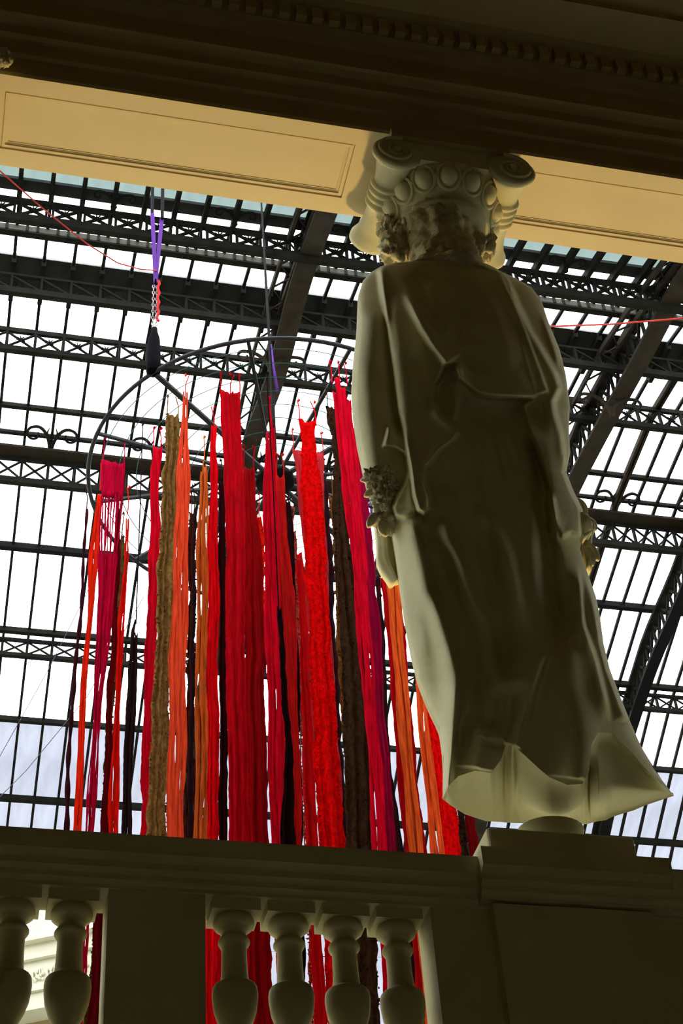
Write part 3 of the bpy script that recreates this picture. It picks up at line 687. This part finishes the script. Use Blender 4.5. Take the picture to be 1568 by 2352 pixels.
# red lines and thin wires across the roof
def wire(lab, pts, r, c, cat='cable', name='cable'):
    b = MB(); P = [Vector(p) for p in pts]; out = []
    for i in range(len(P) - 1):
        for k in range(8): out.append(P[i].lerp(P[i + 1], k / 8))
    out.append(P[-1]); b.tube(out, r, 5); o = b.build(name, mat('cable_' + lab[:9], c, .8), None, True); tag(o, lab, cat); return o
hp = onZ(352, 855, ZR); hx = hp[0]; hz = onY(354, 621, hp[1])[2]
wire('red line running from the upper left down to the ring strap', [onY(-60, 340, 7.5), onY(100, 480, 8.6), onY(200, 560, 9.3), onY(270, 604, 9.9), onY(320, 618, 10.2), (hx + .01, hp[1], hz)], .007, (.5, .02, .01))
wire('red line entering from the right picture edge behind the statue shoulder', [onY(1640, 722, 7.0), onY(1568, 731, 7.2), onY(1400, 745, 8.0), onY(1250, 750, 9.0), onY(1050, 745, 10.0)], .008, (.6, .03, .01))
wire('thin grey wire low on the left glass', [onY(-30, 1790, 19), onY(110, 1540, 18), onY(190, 1380, 17.4), onY(235, 1290, 17)], .005, (.10, .10, .11))
wire('second thin grey wire low on the left glass, the right hand one', [onY(-20, 1850, 19), onY(60, 1770, 18.8), onY(200, 1600, 18), onY(330, 1370, 17)], .005, (.10, .10, .11))

# ================================================================== STATUE
YC = 5.3
EL = [(598, 935), (603, 905), (612, 874), (625, 852), (645, 833), (680, 822), (760, 819), (830, 811), (900, 807), (960, 811), (1020, 820), (1080, 833), (1130, 846), (1160, 862), (1190, 884),
      (1230, 900), (1300, 911), (1340, 918), (1420, 930), (1500, 945), (1560, 960), (1620, 984), (1670, 1009), (1740, 1018), (1835, 1016)]
ER = [(598, 1108), (612, 1126), (622, 1148), (640, 1186), (660, 1220), (690, 1243), (740, 1259), (800, 1284), (860, 1299), (930, 1308), (990, 1306), (1040, 1309), (1085, 1300), (1130, 1318), (1170, 1338),
      (1215, 1340), (1260, 1332), (1300, 1343), (1370, 1368), (1420, 1378), (1480, 1386), (1540, 1401), (1610, 1428), (1665, 1450), (1710, 1470), (1765, 1500), (1828, 1547)]
RIM = [(-1, 1835), (-.95, 1805), (-.86, 1783), (-.7, 1770), (-.55, 1775), (-.45, 1748), (-.36, 1712), (-.28, 1712), (-.16, 1745), (-.02, 1785), (.12, 1803), (.26, 1800), (.38, 1770), (.5, 1712), (.62, 1682), (.76, 1684), (.88, 1730), (1, 1828)]
LOW = [(-1, 1835), (-.93, 1850), (-.8, 1870), (-.6, 1886), (-.3, 1890), (0, 1892), (.3, 1893), (.5, 1890), (.7, 1884), (.88, 1862), (1, 1828)]
def I(tab, t): return np.interp(t, [a[0] for a in tab], [a[1] for a in tab])
BD = [(598, .10), (625, .15), (660, .20), (720, .235), (800, .25), (900, .25), (980, .235), (1100, .25), (1300, .265), (1500, .26), (1700, .25), (1835, .22)]
NU, NV = 300, 620
U = np.sin(np.linspace(-math.pi / 2, math.pi / 2, NU)); U = .55 * U + .45 * np.linspace(-1, 1, NU); Vv = np.linspace(0, 1, NV) ** 1.0
uu, vv = np.meshgrid(U, Vv)
rim = I(RIM, uu)
k = np.array([1, 4, 6, 4, 1]) / 16.0
y_top = 598 + 8 * np.abs(uu) ** 4
yy_ = y_top + (rim - y_top) * vv
Lx = I(EL, yy_); Rx = I(ER, yy_)
# smooth outline
xx_ = Lx + (Rx - Lx) * (uu + 1) / 2
def seg(px, py, poly, closed=False):
    P = np.array(poly, float); n = len(P); best = np.full(px.shape, 1e9); sg = np.zeros(px.shape); tt = np.zeros(px.shape)
    Ls = np.hypot(*(np.diff(P, axis=0).T)) if not closed else None; cum = np.concatenate([[0], np.cumsum(Ls)]) if not closed else None
    for i in range(n if closed else n - 1):
        a = P[i]; b = P[(i + 1) % n]; d = b - a; l2 = d @ d + 1e-9
        t = np.clip(((px - a[0]) * d[0] + (py - a[1]) * d[1]) / l2, 0, 1)
        qx = a[0] + t * d[0]; qy = a[1] + t * d[1]; dd = np.hypot(px - qx, py - qy); m = dd < best
        cr = (px - a[0]) * d[1] - (py - a[1]) * d[0]
        best = np.where(m, dd, best); sg = np.where(m, np.sign(cr), sg)
        if not closed: tt = np.where(m, (cum[i] + t * Ls[i]) / cum[-1], tt)
    return best, sg, tt
def inside(px, py, poly):
    P = poly; n = len(P); c = np.zeros(px.shape, bool)
    for i in range(n):
        x1, y1 = P[i]; x2, y2 = P[(i + 1) % n]
        if y1 == y2: continue
        m = ((y1 > py) != (y2 > py)) & (px < (x2 - x1) * (py - y1) / (y2 - y1) + x1); c ^= m
    return c
H = np.zeros(uu.shape); HREG = np.zeros(uu.shape)
def ridge(poly, w, amp, wr=None, ends=(.15, .25), sharp=2.0):
    global H
    d, s, t = seg(xx_, yy_, poly); wr = wr or w
    ww = np.where(s > 0, w, wr)      # s>0: side to the right of travel in image... left/right asymmetric widths
    e = np.clip(t / max(ends[0], 1e-3), 0, 1) * np.clip((1 - t) / max(ends[1], 1e-3), 0, 1); e = e * e * (3 - 2 * e)
    H = H + amp * e * np.exp(-(d / ww) ** sharp)
def region(poly, amp, w=5.0, fade=None):
    global HREG
    d, s, t = seg(xx_, yy_, poly, True); ins = inside(xx_, yy_, poly); sd = np.where(ins, d, -d)
    k = 1 / (1 + np.exp(-np.clip(sd / (w * .5), -30, 30)))
    roll = 1 + .35 * np.exp(-(np.clip(sd, 0, 99) / (w * 3)) ** 2)
    f = fade(xx_, yy_) if fade else 1
    HREG = np.maximum(HREG, amp * k * roll * f)
# -- arm
ridge([(858, 690), (845, 760), (840, 850), (842, 950), (852, 1040), (868, 1120)], 40, .045, ends=(.1, .1))
ridge([(885, 650), (893, 760), (903, 860), (915, 960), (925, 1020)], 13, -.035, ends=(.3, .1))
# -- sleeve behind the wrist
region([(880, 1025), (905, 1028), (932, 1045), (940, 1075), (928, 1110), (912, 1140), (900, 1165), (908, 1188), (930, 1190), (955, 1175), (945, 1120), (935, 1040), (925, 1000), (890, 980)], .03, 4)
# -- cloak: left flap and upper back
region([(925, 580), (868, 612), (875, 670), (888, 748), (901, 842), (912, 936), (927, 1009), (940, 1077), (948, 1139), (958, 1174), (975, 1182), (992, 1168), (992, 1140), (978, 1105), (980, 1072),
        (1011, 1035), (1042, 1014), (1056, 993), (1042, 978), (1011, 952), (999, 915), (1001, 884), (1026, 840), (1046, 838), (1052, 870), (1094, 905), (1126, 912), (1167, 914), (1225, 917),
        (1262, 900), (1245, 850), (1212, 760), (1188, 700), (1160, 645), (1140, 580)], .062, 4.5)
# big bright ridge and hollow under it
ridge([(925, 655), (945, 700), (972, 755), (1000, 800), (1030, 838)], 26, .05, wr=10, ends=(.35, .02))
ridge([(960, 790), (975, 850), (985, 900), (1000, 950)], 24, -.05, ends=(.3, .3))
ridge([(1045, 835), (1048, 880), (1050, 930), (1055, 985)], 16, .035, ends=(.1, .3))
ridge([(985, 640), (1010, 720), (1040, 790)], 18, .018); ridge([(1080, 640), (1085, 760), (1095, 860)], 20, -.012); ridge([(1040, 630), (1058, 720), (1062, 800)], 14, -.016)
ridge([(1120, 650), (1150, 760), (1185, 860)], 22, .014)
# waist hollow
ridge([(1050, 925), (1110, 945), (1190, 950), (1260, 940)], 34, -.045, ends=(.1, .1))
# -- right drape
region([(1150, 600), (1167, 644), (1193, 706), (1219, 759), (1251, 811), (1277, 858), (1288, 892), (1272, 922), (1276, 950), (1292, 1000), (1298, 1050), (1318, 1110), (1345, 1165), (1360, 1215), (1340, 1235),
        (1310, 1225), (1290, 1235), (1270, 1190), (1255, 1110), (1235, 1040), (1212, 985), (1198, 930), (1225, 910), (1200, 830), (1178, 720), (1160, 640)], .056, 5)
ridge([(1245, 720), (1272, 800), (1288, 850)], 8, .02)
# -- skirt
ridge([(938, 1165), (959, 1244), (974, 1296), (985, 1357), (1011, 1415), (1032, 1483), (1048, 1550), (1056, 1613), (1060, 1690)], 11, .075, wr=30, ends=(.10, .35))
ridge([(955, 1200), (985, 1330), (1005, 1400)], 20, -.02)
ridge([(1050, 1540), (1043, 1634), (1035, 1743), (1027, 1815)], 9, .07, wr=24, ends=(.25, .0))
ridge([(1011, 1176), (1038, 1249), (1060, 1296), (1073, 1347), (1097, 1420)], 13, .05, wr=28, ends=(.2, .4))
ridge([(1095, 1150), (1141, 1218), (1167, 1280), (1193, 1404), (1214, 1530)], 16, .03, wr=30, ends=(.2, .4))
ridge([(1110, 1180), (1136, 1352), (1152, 1456), (1165, 1600)], 20, -.045)
ridge([(1000, 1240), (1035, 1370), (1080, 1500), (1110, 1640)], 26, -.035)
ridge([(1205, 985), (1230, 1050), (1249, 1150), (1256, 1230), (1262, 1320), (1278, 1420), (1285, 1560)], 20, -.07, ends=(.1, .3))
ridge([(1262, 1125), (1272, 1197), (1281, 1255)], 8, .05, wr=16, ends=(.2, .3))
ridge([(1262, 1480), (1240, 1524), (1214, 1613), (1184, 1715)], 10, .055, wr=46, ends=(.25, .0))
ridge([(1170, 1560), (1172, 1640), (1165, 1720)], 30, -.05, ends=(.3, .0))
ridge([(1290, 1400), (1320, 1560), (1340, 1700), (1330, 1790)], 45, .05, ends=(.3, .0))
ridge([(1325, 1290), (1338, 1436), (1366, 1519), (1390, 1613), (1400, 1670)], 6, .05, wr=22, ends=(.1, .2))
ridge([(1336, 1310), (1362, 1383), (1378, 1456), (1407, 1550), (1441, 1660)], 5, .05, wr=20, ends=(.1, .05))
ridge([(1110, 1640), (1105, 1700), (1095, 1765)], 34, .03, ends=(.3, 0))
for (a_, b_, w, m_) in [((1100, 980), (1130, 1150), 7, .012), ((1130, 975), (1165, 1120), 7, -.012), ((1160, 975), (1200, 1110), 7, .012), ((1075, 1000), (1085, 1150), 8, .012),
                        ((1085, 1000), (1108, 1180), 6, -.012), ((1020, 1080), (1050, 1200), 9, -.012), ((1215, 1200), (1235, 1400), 14, .016), ((950, 1350), (985, 1560), 16, .014)]:
    ridge([a_, ((a_[0] + b_[0]) / 2 + 3, (a_[1] + b_[1]) / 2), b_], w, m_, ends=(.3, .5))
H += .004 * np.sin(xx_ * .05 + 2 * np.sin(yy_ * .012)) * np.sin(yy_ * .017)
def blur(A, n=1):
    for _ in range(n):
        for ax in (0, 1):
            P_ = np.concatenate([A.take([0], ax), A, A.take([-1], ax)], ax)
            A = (P_.take(range(0, A.shape[ax]), ax) + 2 * A + P_.take(range(2, A.shape[ax] + 2), ax)) / 4
    return A
H = blur(H + HREG, 2) * 1.5
att = np.clip((1 - np.abs(uu)) / .05, 0, 1) ** .6
bb = I(BD, yy_)
dep = bb * np.sqrt(np.clip(1 - np.abs(uu) ** 2.3, 0, 1)) + H * att
def unpY(px, py, Y):
    d = np.stack([px - PX, py - PY0, np.full(px.shape, FPX)], -1) @ RW.T
    return d * (Y / d[..., 1])[..., None]
near = unpY(xx_, yy_, YC - dep)
sil = unpY(xx_, yy_, np.full(xx_.shape, YC))
st_ = empty('caryatid_statue', (CX, YC, top + .165), label='large cream plaster draped statue seen from behind, on the pedestal', cat='statue')
# far half and bottom
NU2, NV2 = 60, 80
iu = np.linspace(0, NU - 1, NU2).astype(int); iv = np.linspace(0, NV - 1, NV2).astype(int)
low = I(LOW, uu[-1]); bot_far = unpY(xx_[-1], low, YC + .20 * np.sqrt(np.clip(1 - U ** 2, 0, 1)))
vs = near.reshape(-1, 3).tolist(); fs = []
gi = np.arange(NU * NV).reshape(NV, NU)
fs += np.stack([gi[:-1, :-1], gi[1:, :-1], gi[1:, 1:], gi[:-1, 1:]], -1).reshape(-1, 4).tolist()
# underside: from the near rim to the far rim, hollowed like hanging cloth then bulging to the foot
NS = 26; base = len(vs)
pn = near[-1]; pf = bot_far
for j in range(1, NS + 1):
    s = j / NS; wr_ = np.clip((U - .46) / .16, 0, 1) * np.clip((1.0 - U) / .10, 0, 1)      # hollow inside of the right flare hangs steep before it turns under
    e1 = np.clip((s - .60) / .40, 0, 1); e1 = e1 * e1 * (3 - 2 * e1); e_ = (1 - wr_) * s + wr_ * e1
    yN = YC - dep[-1]; yF = YC + .20 * np.sqrt(np.clip(1 - U ** 2, 0, 1))
    rec = .055 * wr_ * min(1, s * 12)
    row = unpY(xx_[-1], rim[-1] * (1 - s) + low * s, (yN + rec) * (1 - e_) + yF * e_)
    edge = np.sqrt(np.clip(1 - U ** 2, 0, 1))
    row[:, 2] += .10 * (1 - wr_) * np.sin(math.pi * s) * edge * np.cos(U * 1.5) - .17 * math.sin(math.pi * s) ** 2 * np.exp(-((U - .0) / .30) ** 2)
    row[:, 2] += .014 * np.sin(U * 7 + 1) * math.sin(math.pi * s)
    vs += row.tolist()
ui = np.concatenate([gi[-1][None], base + np.arange(NS * NU).reshape(NS, NU)], 0)
uvs = np.array(vs)[ui].reshape(-1, 3); ug = np.arange(ui.size).reshape(ui.shape)
ufs = np.stack([ug[:-1, :-1], ug[1:, :-1], ug[1:, 1:], ug[:-1, 1:]], -1).reshape(-1, 4).tolist()
# far half
base2 = len(vs); far_rows = []
NF = 60
for j in range(NF):      # from the far rim up to the shoulders
    t = j / (NF - 1); i = int(round((NV - 1) * (1 - t))); r0 = sil[i].copy()
    r0[:, 1] = YC + .8 * bb[i] * np.sqrt(np.clip(1 - np.abs(U) ** 2.3, 0, 1)); r0[:, 0] = sil[i][:, 0] * 1
    blend = max(0, 1 - t * 12); zz_ = r0 * (1 - blend) + pf * blend
    far_rows.append(zz_)
for r0 in far_rows[1:]: vs += r0.tolist()
fi = np.concatenate([ui[-1][None], base2 + np.arange((NF - 1) * NU).reshape(NF - 1, NU)], 0)
fs += np.stack([fi[:-1, :-1], fi[1:, :-1], fi[1:, 1:], fi[:-1, 1:]], -1).reshape(-1, 4).tolist()
# cap at the top
ti = np.stack([fi[-1], gi[0]], 0); fs += np.stack([ti[:-1, :-1], ti[1:, :-1], ti[1:, 1:], ti[:-1, 1:]], -1).reshape(-1, 4).tolist()
me = D.meshes.new('draped_body'); me.from_pydata(vs, [], fs)
bm = bmesh.new(); bm.from_mesh(me); bmesh.ops.remove_doubles(bm, verts=bm.verts[:], dist=.0004); bmesh.ops.recalc_face_normals(bm, faces=bm.faces[:]); bm.to_mesh(me); bm.free()
me.materials.append(M_plaster); me.polygons.foreach_set('use_smooth', [True] * len(me.polygons))
body = link('draped_body', me, st_)
mu = D.meshes.new('hem_underside'); mu.from_pydata(uvs.tolist(), [], ufs); mu.materials.append(M_plaster); mu.polygons.foreach_set('use_smooth', [True] * len(mu.polygons))
link('hem_underside', mu, st_)
# foot block
f0 = onY(1252, 1893, YC)
MB().lathe([(.14, top + .165), (.132, top + .18), (.122, top + .22), (.125, top + .27), (.14, top + .33)], 28, Matrix.Translation((CX - .015, YC - .01, 0)) @ Matrix.Diagonal((1, .8, 1, 1))).build('foot_block', M_plaster, st_, True)
# head: weathered, seen from behind
def headmesh():
    b = MB(); n = 56; m = 50; vs = []
    ztop, zbot = 7.86, 7.10
    prof = [(7.10, .24, 0), (7.2, .19, 0), (7.3, .185, 0), (7.4, .172, 0), (7.5, .176, 0), (7.6, .19, 0), (7.7, .188, 0), (7.78, .165, 0), (7.86, .13, 0)]
    for i in range(m):
        z = zbot + (ztop - zbot) * i / (m - 1); r = np.interp(z, [p[0] for p in prof], [p[1] for p in prof])
        for k in range(n):
            t = 2 * math.pi * k / n; q = Vector((math.cos(t), math.sin(t), 0))
            f = 1 + .16 * mnoise.fractal(Vector((q.x * 2.2, q.y * 2.2, z * 7)), .7, 2, 5) + .05 * mnoise.noise(Vector((q.x * 9, q.y * 9, z * 3)))
            vs.append((CX - .045 + (r + .018) * f * q.x, YC - .02 + r * f * q.y * .95, z))
    fs = [(i * n + k, i * n + (k + 1) % n, (i + 1) * n + (k + 1) % n, (i + 1) * n + k) for i in range(m - 1) for k in range(n)] + [tuple(range(n - 1, -1, -1)), tuple((m - 1) * n + k for k in range(n))]
    b.add(vs, fs); return b
headmesh().build('head', M_rough, st_, True)
def at(x, y, Y): return tuple(onY(x, y, Y))
b = MB()
b.blob(at(906, 575, YC + .06), (.09, .09, .13), .45, 3, 4, 2.6); b.blob(at(892, 530, YC + .08), (.06, .07, .10), .5, 5, 4, 3); b.blob(at(930, 540, YC + .02), (.06, .08, .12), .5, 8, 4, 3)
b.blob(at(945, 470, YC - .02), (.05, .08, .10), .5, 11, 4, 3)
b.build('hair_curls', M_rough, st_, True)
b = MB()
b.blob(at(1112, 560, YC + .06), (.055, .08, .13), .5, 4, 4, 3); b.blob(at(1104, 510, YC + .04), (.06, .07, .09), .5, 6, 4, 3); b.blob(at(1090, 560, YC), (.06, .08, .12), .4, 9, 4, 2)
b.build('hair_curls', M_rough, st_, True)
# bouquets at both hands
def petal(c, L, w, dirv, curl, seed):
    b = MB(); d = Vector(dirv).normalized(); s = d.cross(Vector((0, 1, 0))).normalized(); nrm = s.cross(d)
    n, m = 8, 6; vs = []
    for side in (1, -1):
        for i in range(n + 1):
            t = i / n; wd = w * math.sin(math.pi * (.12 + .86 * t)) ** .7
            for j in range(m + 1):
                q = j / m * 2 - 1
                p = Vector(c) + d * (L * t) + s * (wd * q) + nrm * (curl * L * t * t + .35 * wd * q * q + side * .006)
                vs.append(p)
    k = (n + 1) * (m + 1); fs = []
    for i in range(n):
        for j in range(m):
            a = i * (m + 1) + j; fs.append((a, a + 1, a + m + 2, a + m + 1)); fs.append((k + a, k + a + m + 1, k + a + m + 2, k + a + 1))
    ring_ = [j for j in range(m + 1)] + [i * (m + 1) + m for i in range(1, n + 1)] + [n * (m + 1) + j for j in range(m - 1, -1, -1)] + [i * (m + 1) for i in range(n - 1, 0, -1)]
    for a, c_ in zip(ring_, ring_[1:] + ring_[:1]): fs.append((a, k + a, k + c_, c_))
    b.add(vs, fs); return b
hand = MB()
p0 = Vector(at(868, 1110, YC - .10))
hand.blob(p0, (.060, .05, .085), .12, 2, 4, 2)
hnd = hand.build('left_hand', M_plaster, st_, True)
for k, (x0, y0, x1, y1, w) in enumerate([(872, 1120, 848, 1082, .022), (884, 1128, 858, 1132, .02), (880, 1150, 862, 1172, .018), (893, 1165, 882, 1195, .018), (896, 1090, 890, 1062, .02)]):
    a = Vector(at(x0, y0, YC - .13)); c = Vector(at(x1, y1, YC - .12)); mid = (a + c) / 2 + Vector((0, -.03, .01)); w *= .8
    MB().tube([a, mid, c, c + Vector((.012, .03, -.015))], [w, w * .9, w * .75, w * .5], 10).build('finger', M_plaster, hnd, True)
b = MB(); b.blob(at(872, 1098, YC - .17), (.062, .05, .062), .7, 12, 4, 3.5); b.blob(at(892, 1118, YC - .17), (.05, .05, .07), .7, 17, 4, 3.5); b.blob(at(880, 1145, YC - .15), (.05, .05, .075), .6, 14, 4, 3); b.blob(at(884, 1190, YC - .10), (.05, .05, .075), .6, 15, 4, 3)
flw = b.build('flower_cluster', M_rough, st_, True)
for k, (x, y, dx, dz, L, w, s_) in enumerate([(866, 1082, -.5, .9, .065, .028, .5), (884, 1076, .5, 1, .05, .03, .6), (858, 1098, -1, .1, .055, .022, .7), (862, 1125, -.9, -.5, .055, .022, .6),
                                             (862, 1180, -.5, -1, .085, .022, .3), (880, 1195, .1, -1, .08, .03, .4), (895, 1180, .4, -1, .07, .03, .5)]):
    petal(at(x, y, YC - .13), L, w, (dx, -.1, dz), s_ * .8, k).build('petal', M_rough, flw, True)
# cloth tail hanging below the left bouquet
def tail(pl, Y, amp, name, freq=3):
    b = MB(); n = 14; vs = []
    for (y, l, r) in pl:
        for side in (0, 1):
            for k in range(n + 1):
                u = k / n if side == 0 else 1 - k / n
                yy = Y + amp * math.cos(u * freq * 2 * math.pi) + (.0 if side == 0 else .05)
                p = onY(l + (r - l) * u, y + (6 * math.sin(u * 9) if (y, l, r) == pl[-1] else 0), Y); vs.append((p[0], yy, p[2]))
    m_ = 2 * (n + 1); R_ = len(pl)
    fs = [tuple(range(m_ - 1, -1, -1)), tuple((R_ - 1) * m_ + k for k in range(m_))] + [(i * m_ + k, i * m_ + (k + 1) % m_, (i + 1) * m_ + (k + 1) % m_, (i + 1) * m_ + k) for i in range(R_ - 1) for k in range(m_)]
    b.add(vs, fs); return b.build(name, M_plaster, st_, True)
tail([(1150, 862, 900), (1200, 866, 915), (1240, 870, 925), (1280, 871, 930), (1300, 880, 935), (1318, 893, 935), (1330, 900, 935)], YC + .03, .014, 'cloth_tail', 2)
tail([(1160, 1320, 1345), (1200, 1325, 1362), (1230, 1330, 1362), (1260, 1330, 1360), (1285, 1336, 1363), (1303, 1340, 1360)], YC + .05, .012, 'cloth_tail', 2)
# right hand under the drape
b = MB(); b.blob(at(1325, 1210, YC - .05), (.075, .07, .075), .12, 21, 4, 2); hnd = b.build('right_hand', M_plaster, st_, True)
for k, (x0, y0, x1, y1) in enumerate([(1335, 1225, 1318, 1250), (1345, 1222, 1332, 1246), (1352, 1215, 1345, 1238), (1356, 1205, 1356, 1228), (1318, 1230, 1305, 1248)]):
    a = Vector(at(x0, y0, YC - .06)); c = Vector(at(x1, y1, YC - .03))
    MB().tube([a, (a + c) / 2 + Vector((0, -.02, 0)), c], [.02, .018, .013], 10).build('finger', M_plaster, hnd, True)
for k, (x, y, dx, dz, L, w) in enumerate([(1322, 1145, .9, -.9, .085, .03), (1350, 1190, .7, -1, .07, .03), (1345, 1255, .3, -1, .1, .035), (1330, 1250, .0, -1, .1, .03), (1352, 1250, .6, -1, .09, .028)]):
    petal(at(x, y, YC + .04), L, w, (dx, .0, dz), .3, k).build('petal', M_rough, st_, True)

# ================================================================== CAPITAL
cap = empty('ionic_capital', (CX, YC, 7.7), label='weathered ionic capital on the statue head, with two scroll volutes', cat='capital')
VX = (CX - .345, CX + .345); VZc = 7.895
MB().box(CX - .37, CX + .345, 4.95, 5.56, 8.04, ZS - .02).build('abacus', M_beam, cap)  # darker beam colour puts the shade under the soffit into the abacus
b = MB().box(CX - .30, CX + .30, 4.99, 5.56, 7.88, 8.06); b.build('canalis', M_plaster, cap)
for s, vx in zip((-1, 1), VX):
    Mx = Matrix.Translation((vx, 0, VZc)) @ Matrix.Rotation(-math.pi / 2, 4, 'X')
    prof = [(0, 4.965), (.125, 4.965), (.142, 4.975), (.142, 5.0), (.125, 5.012), (.112, 5.03), (.100, 5.08), (.090, 5.14), (.088, 5.17)]
    for k in range(4):
        z = 5.175 + k * .045; prof += [(.092, z), (.104, z + .008), (.108, z + .018), (.104, z + .028), (.092, z + .034), (.088, z + .04)]
    prof += [(.086, 5.37), (.09, 5.43), (.10, 5.49), (.115, 5.54), (.14, 5.58), (.142, 5.605), (.125, 5.62), (.10, 5.60), (0, 5.60)]
    bol = MB().lathe(prof, 40, Mx).build('bolster', M_plaster, cap, True)
    pts = []
    for k in range(90):
        t = k / 89 * 2.6 * 2 * math.pi; r = .128 * math.exp(-t * .115); pts.append((vx - s * r * math.sin(-t + .3) , 4.962, VZc + r * math.cos(-t + .3)))
    MB().tube(pts, [.0125 * math.exp(-k * .009) for k in range(90)], 8).build('volute_spiral', M_plaster, bol, True)
    MB().lathe([(0, -.02), (.018, -.015), (.022, 0), (.018, .01)], 16, Matrix.Translation((vx, 4.955, VZc)) @ Matrix.Rotation(-math.pi / 2, 4, 'X')).build('volute_eye', M_plaster, bol, True)
# echinus with eggs
MB().lathe([(.20, 7.60), (.25, 7.63), (.27, 7.65), (.262, 7.675), (.25, 7.69), (.285, 7.73), (.33, 7.79), (.365, 7.85), (.375, 7.92), (.35, 7.94)], 56, Matrix.Translation((CX, YC + .02, 0)) @ Matrix.Diagonal((1, .92, 1, 1))).build('echinus', M_plaster, cap, True)
egg = MB(); egg.blob((0, 0, 0), (.052, .04, .066), .0, 0, 3)
eme = egg.mesh('egg', M_plaster, True)
sh = MB(); sh.tube([(.066 * math.sin(a), -.004, .084 * math.cos(a)) for a in np.linspace(.45, 2 * math.pi - .45, 20)], .011, 6); sme = sh.mesh('egg_rim', M_plaster, True)
dm = MB().tube([(0, 0, .05), (0, -.012, 0), (0, 0, -.07)], [.006, .012, .004], 6).mesh('dart', M_plaster, True)
NE = 14
for k in range(NE):
    t = 2 * math.pi * (k + .25) / NE; R0 = .325
    for me_, dt in ((eme, 0), (dm, .5)):
        a = t + dt * 2 * math.pi / NE
        o = link(me_.name.split('.')[0], me_, cap, (R0 * math.cos(a), .02 + .92 * R0 * math.sin(a), .10))
        o.rotation_euler = (Matrix.Rotation(a + math.pi / 2, 4, 'Z') @ Matrix.Rotation(math.radians(32), 4, 'X')).to_euler()
        if me_ is eme: link('egg_rim', sme, o, (0, 0, 0))
cap2 = copy_tree(cap); cap2.location.x -= 3.11; cap2['label'] = 'ionic capital of the neighbouring statue at the upper left corner'
st2 = copy_tree(st_); st2.location.x -= 3.11; st2['label'] = 'neighbouring draped statue beyond the left picture edge'

b = MB(); p = onY(2, 128, 4.90); b.blob(p, (.05, .04, .07), .6, 31, 3, 3); b.blob(onY(14, 140, 4.9), (.03, .03, .04), .7, 32, 3, 3)
b.build('carved_ornament', M_rough, ent, True)
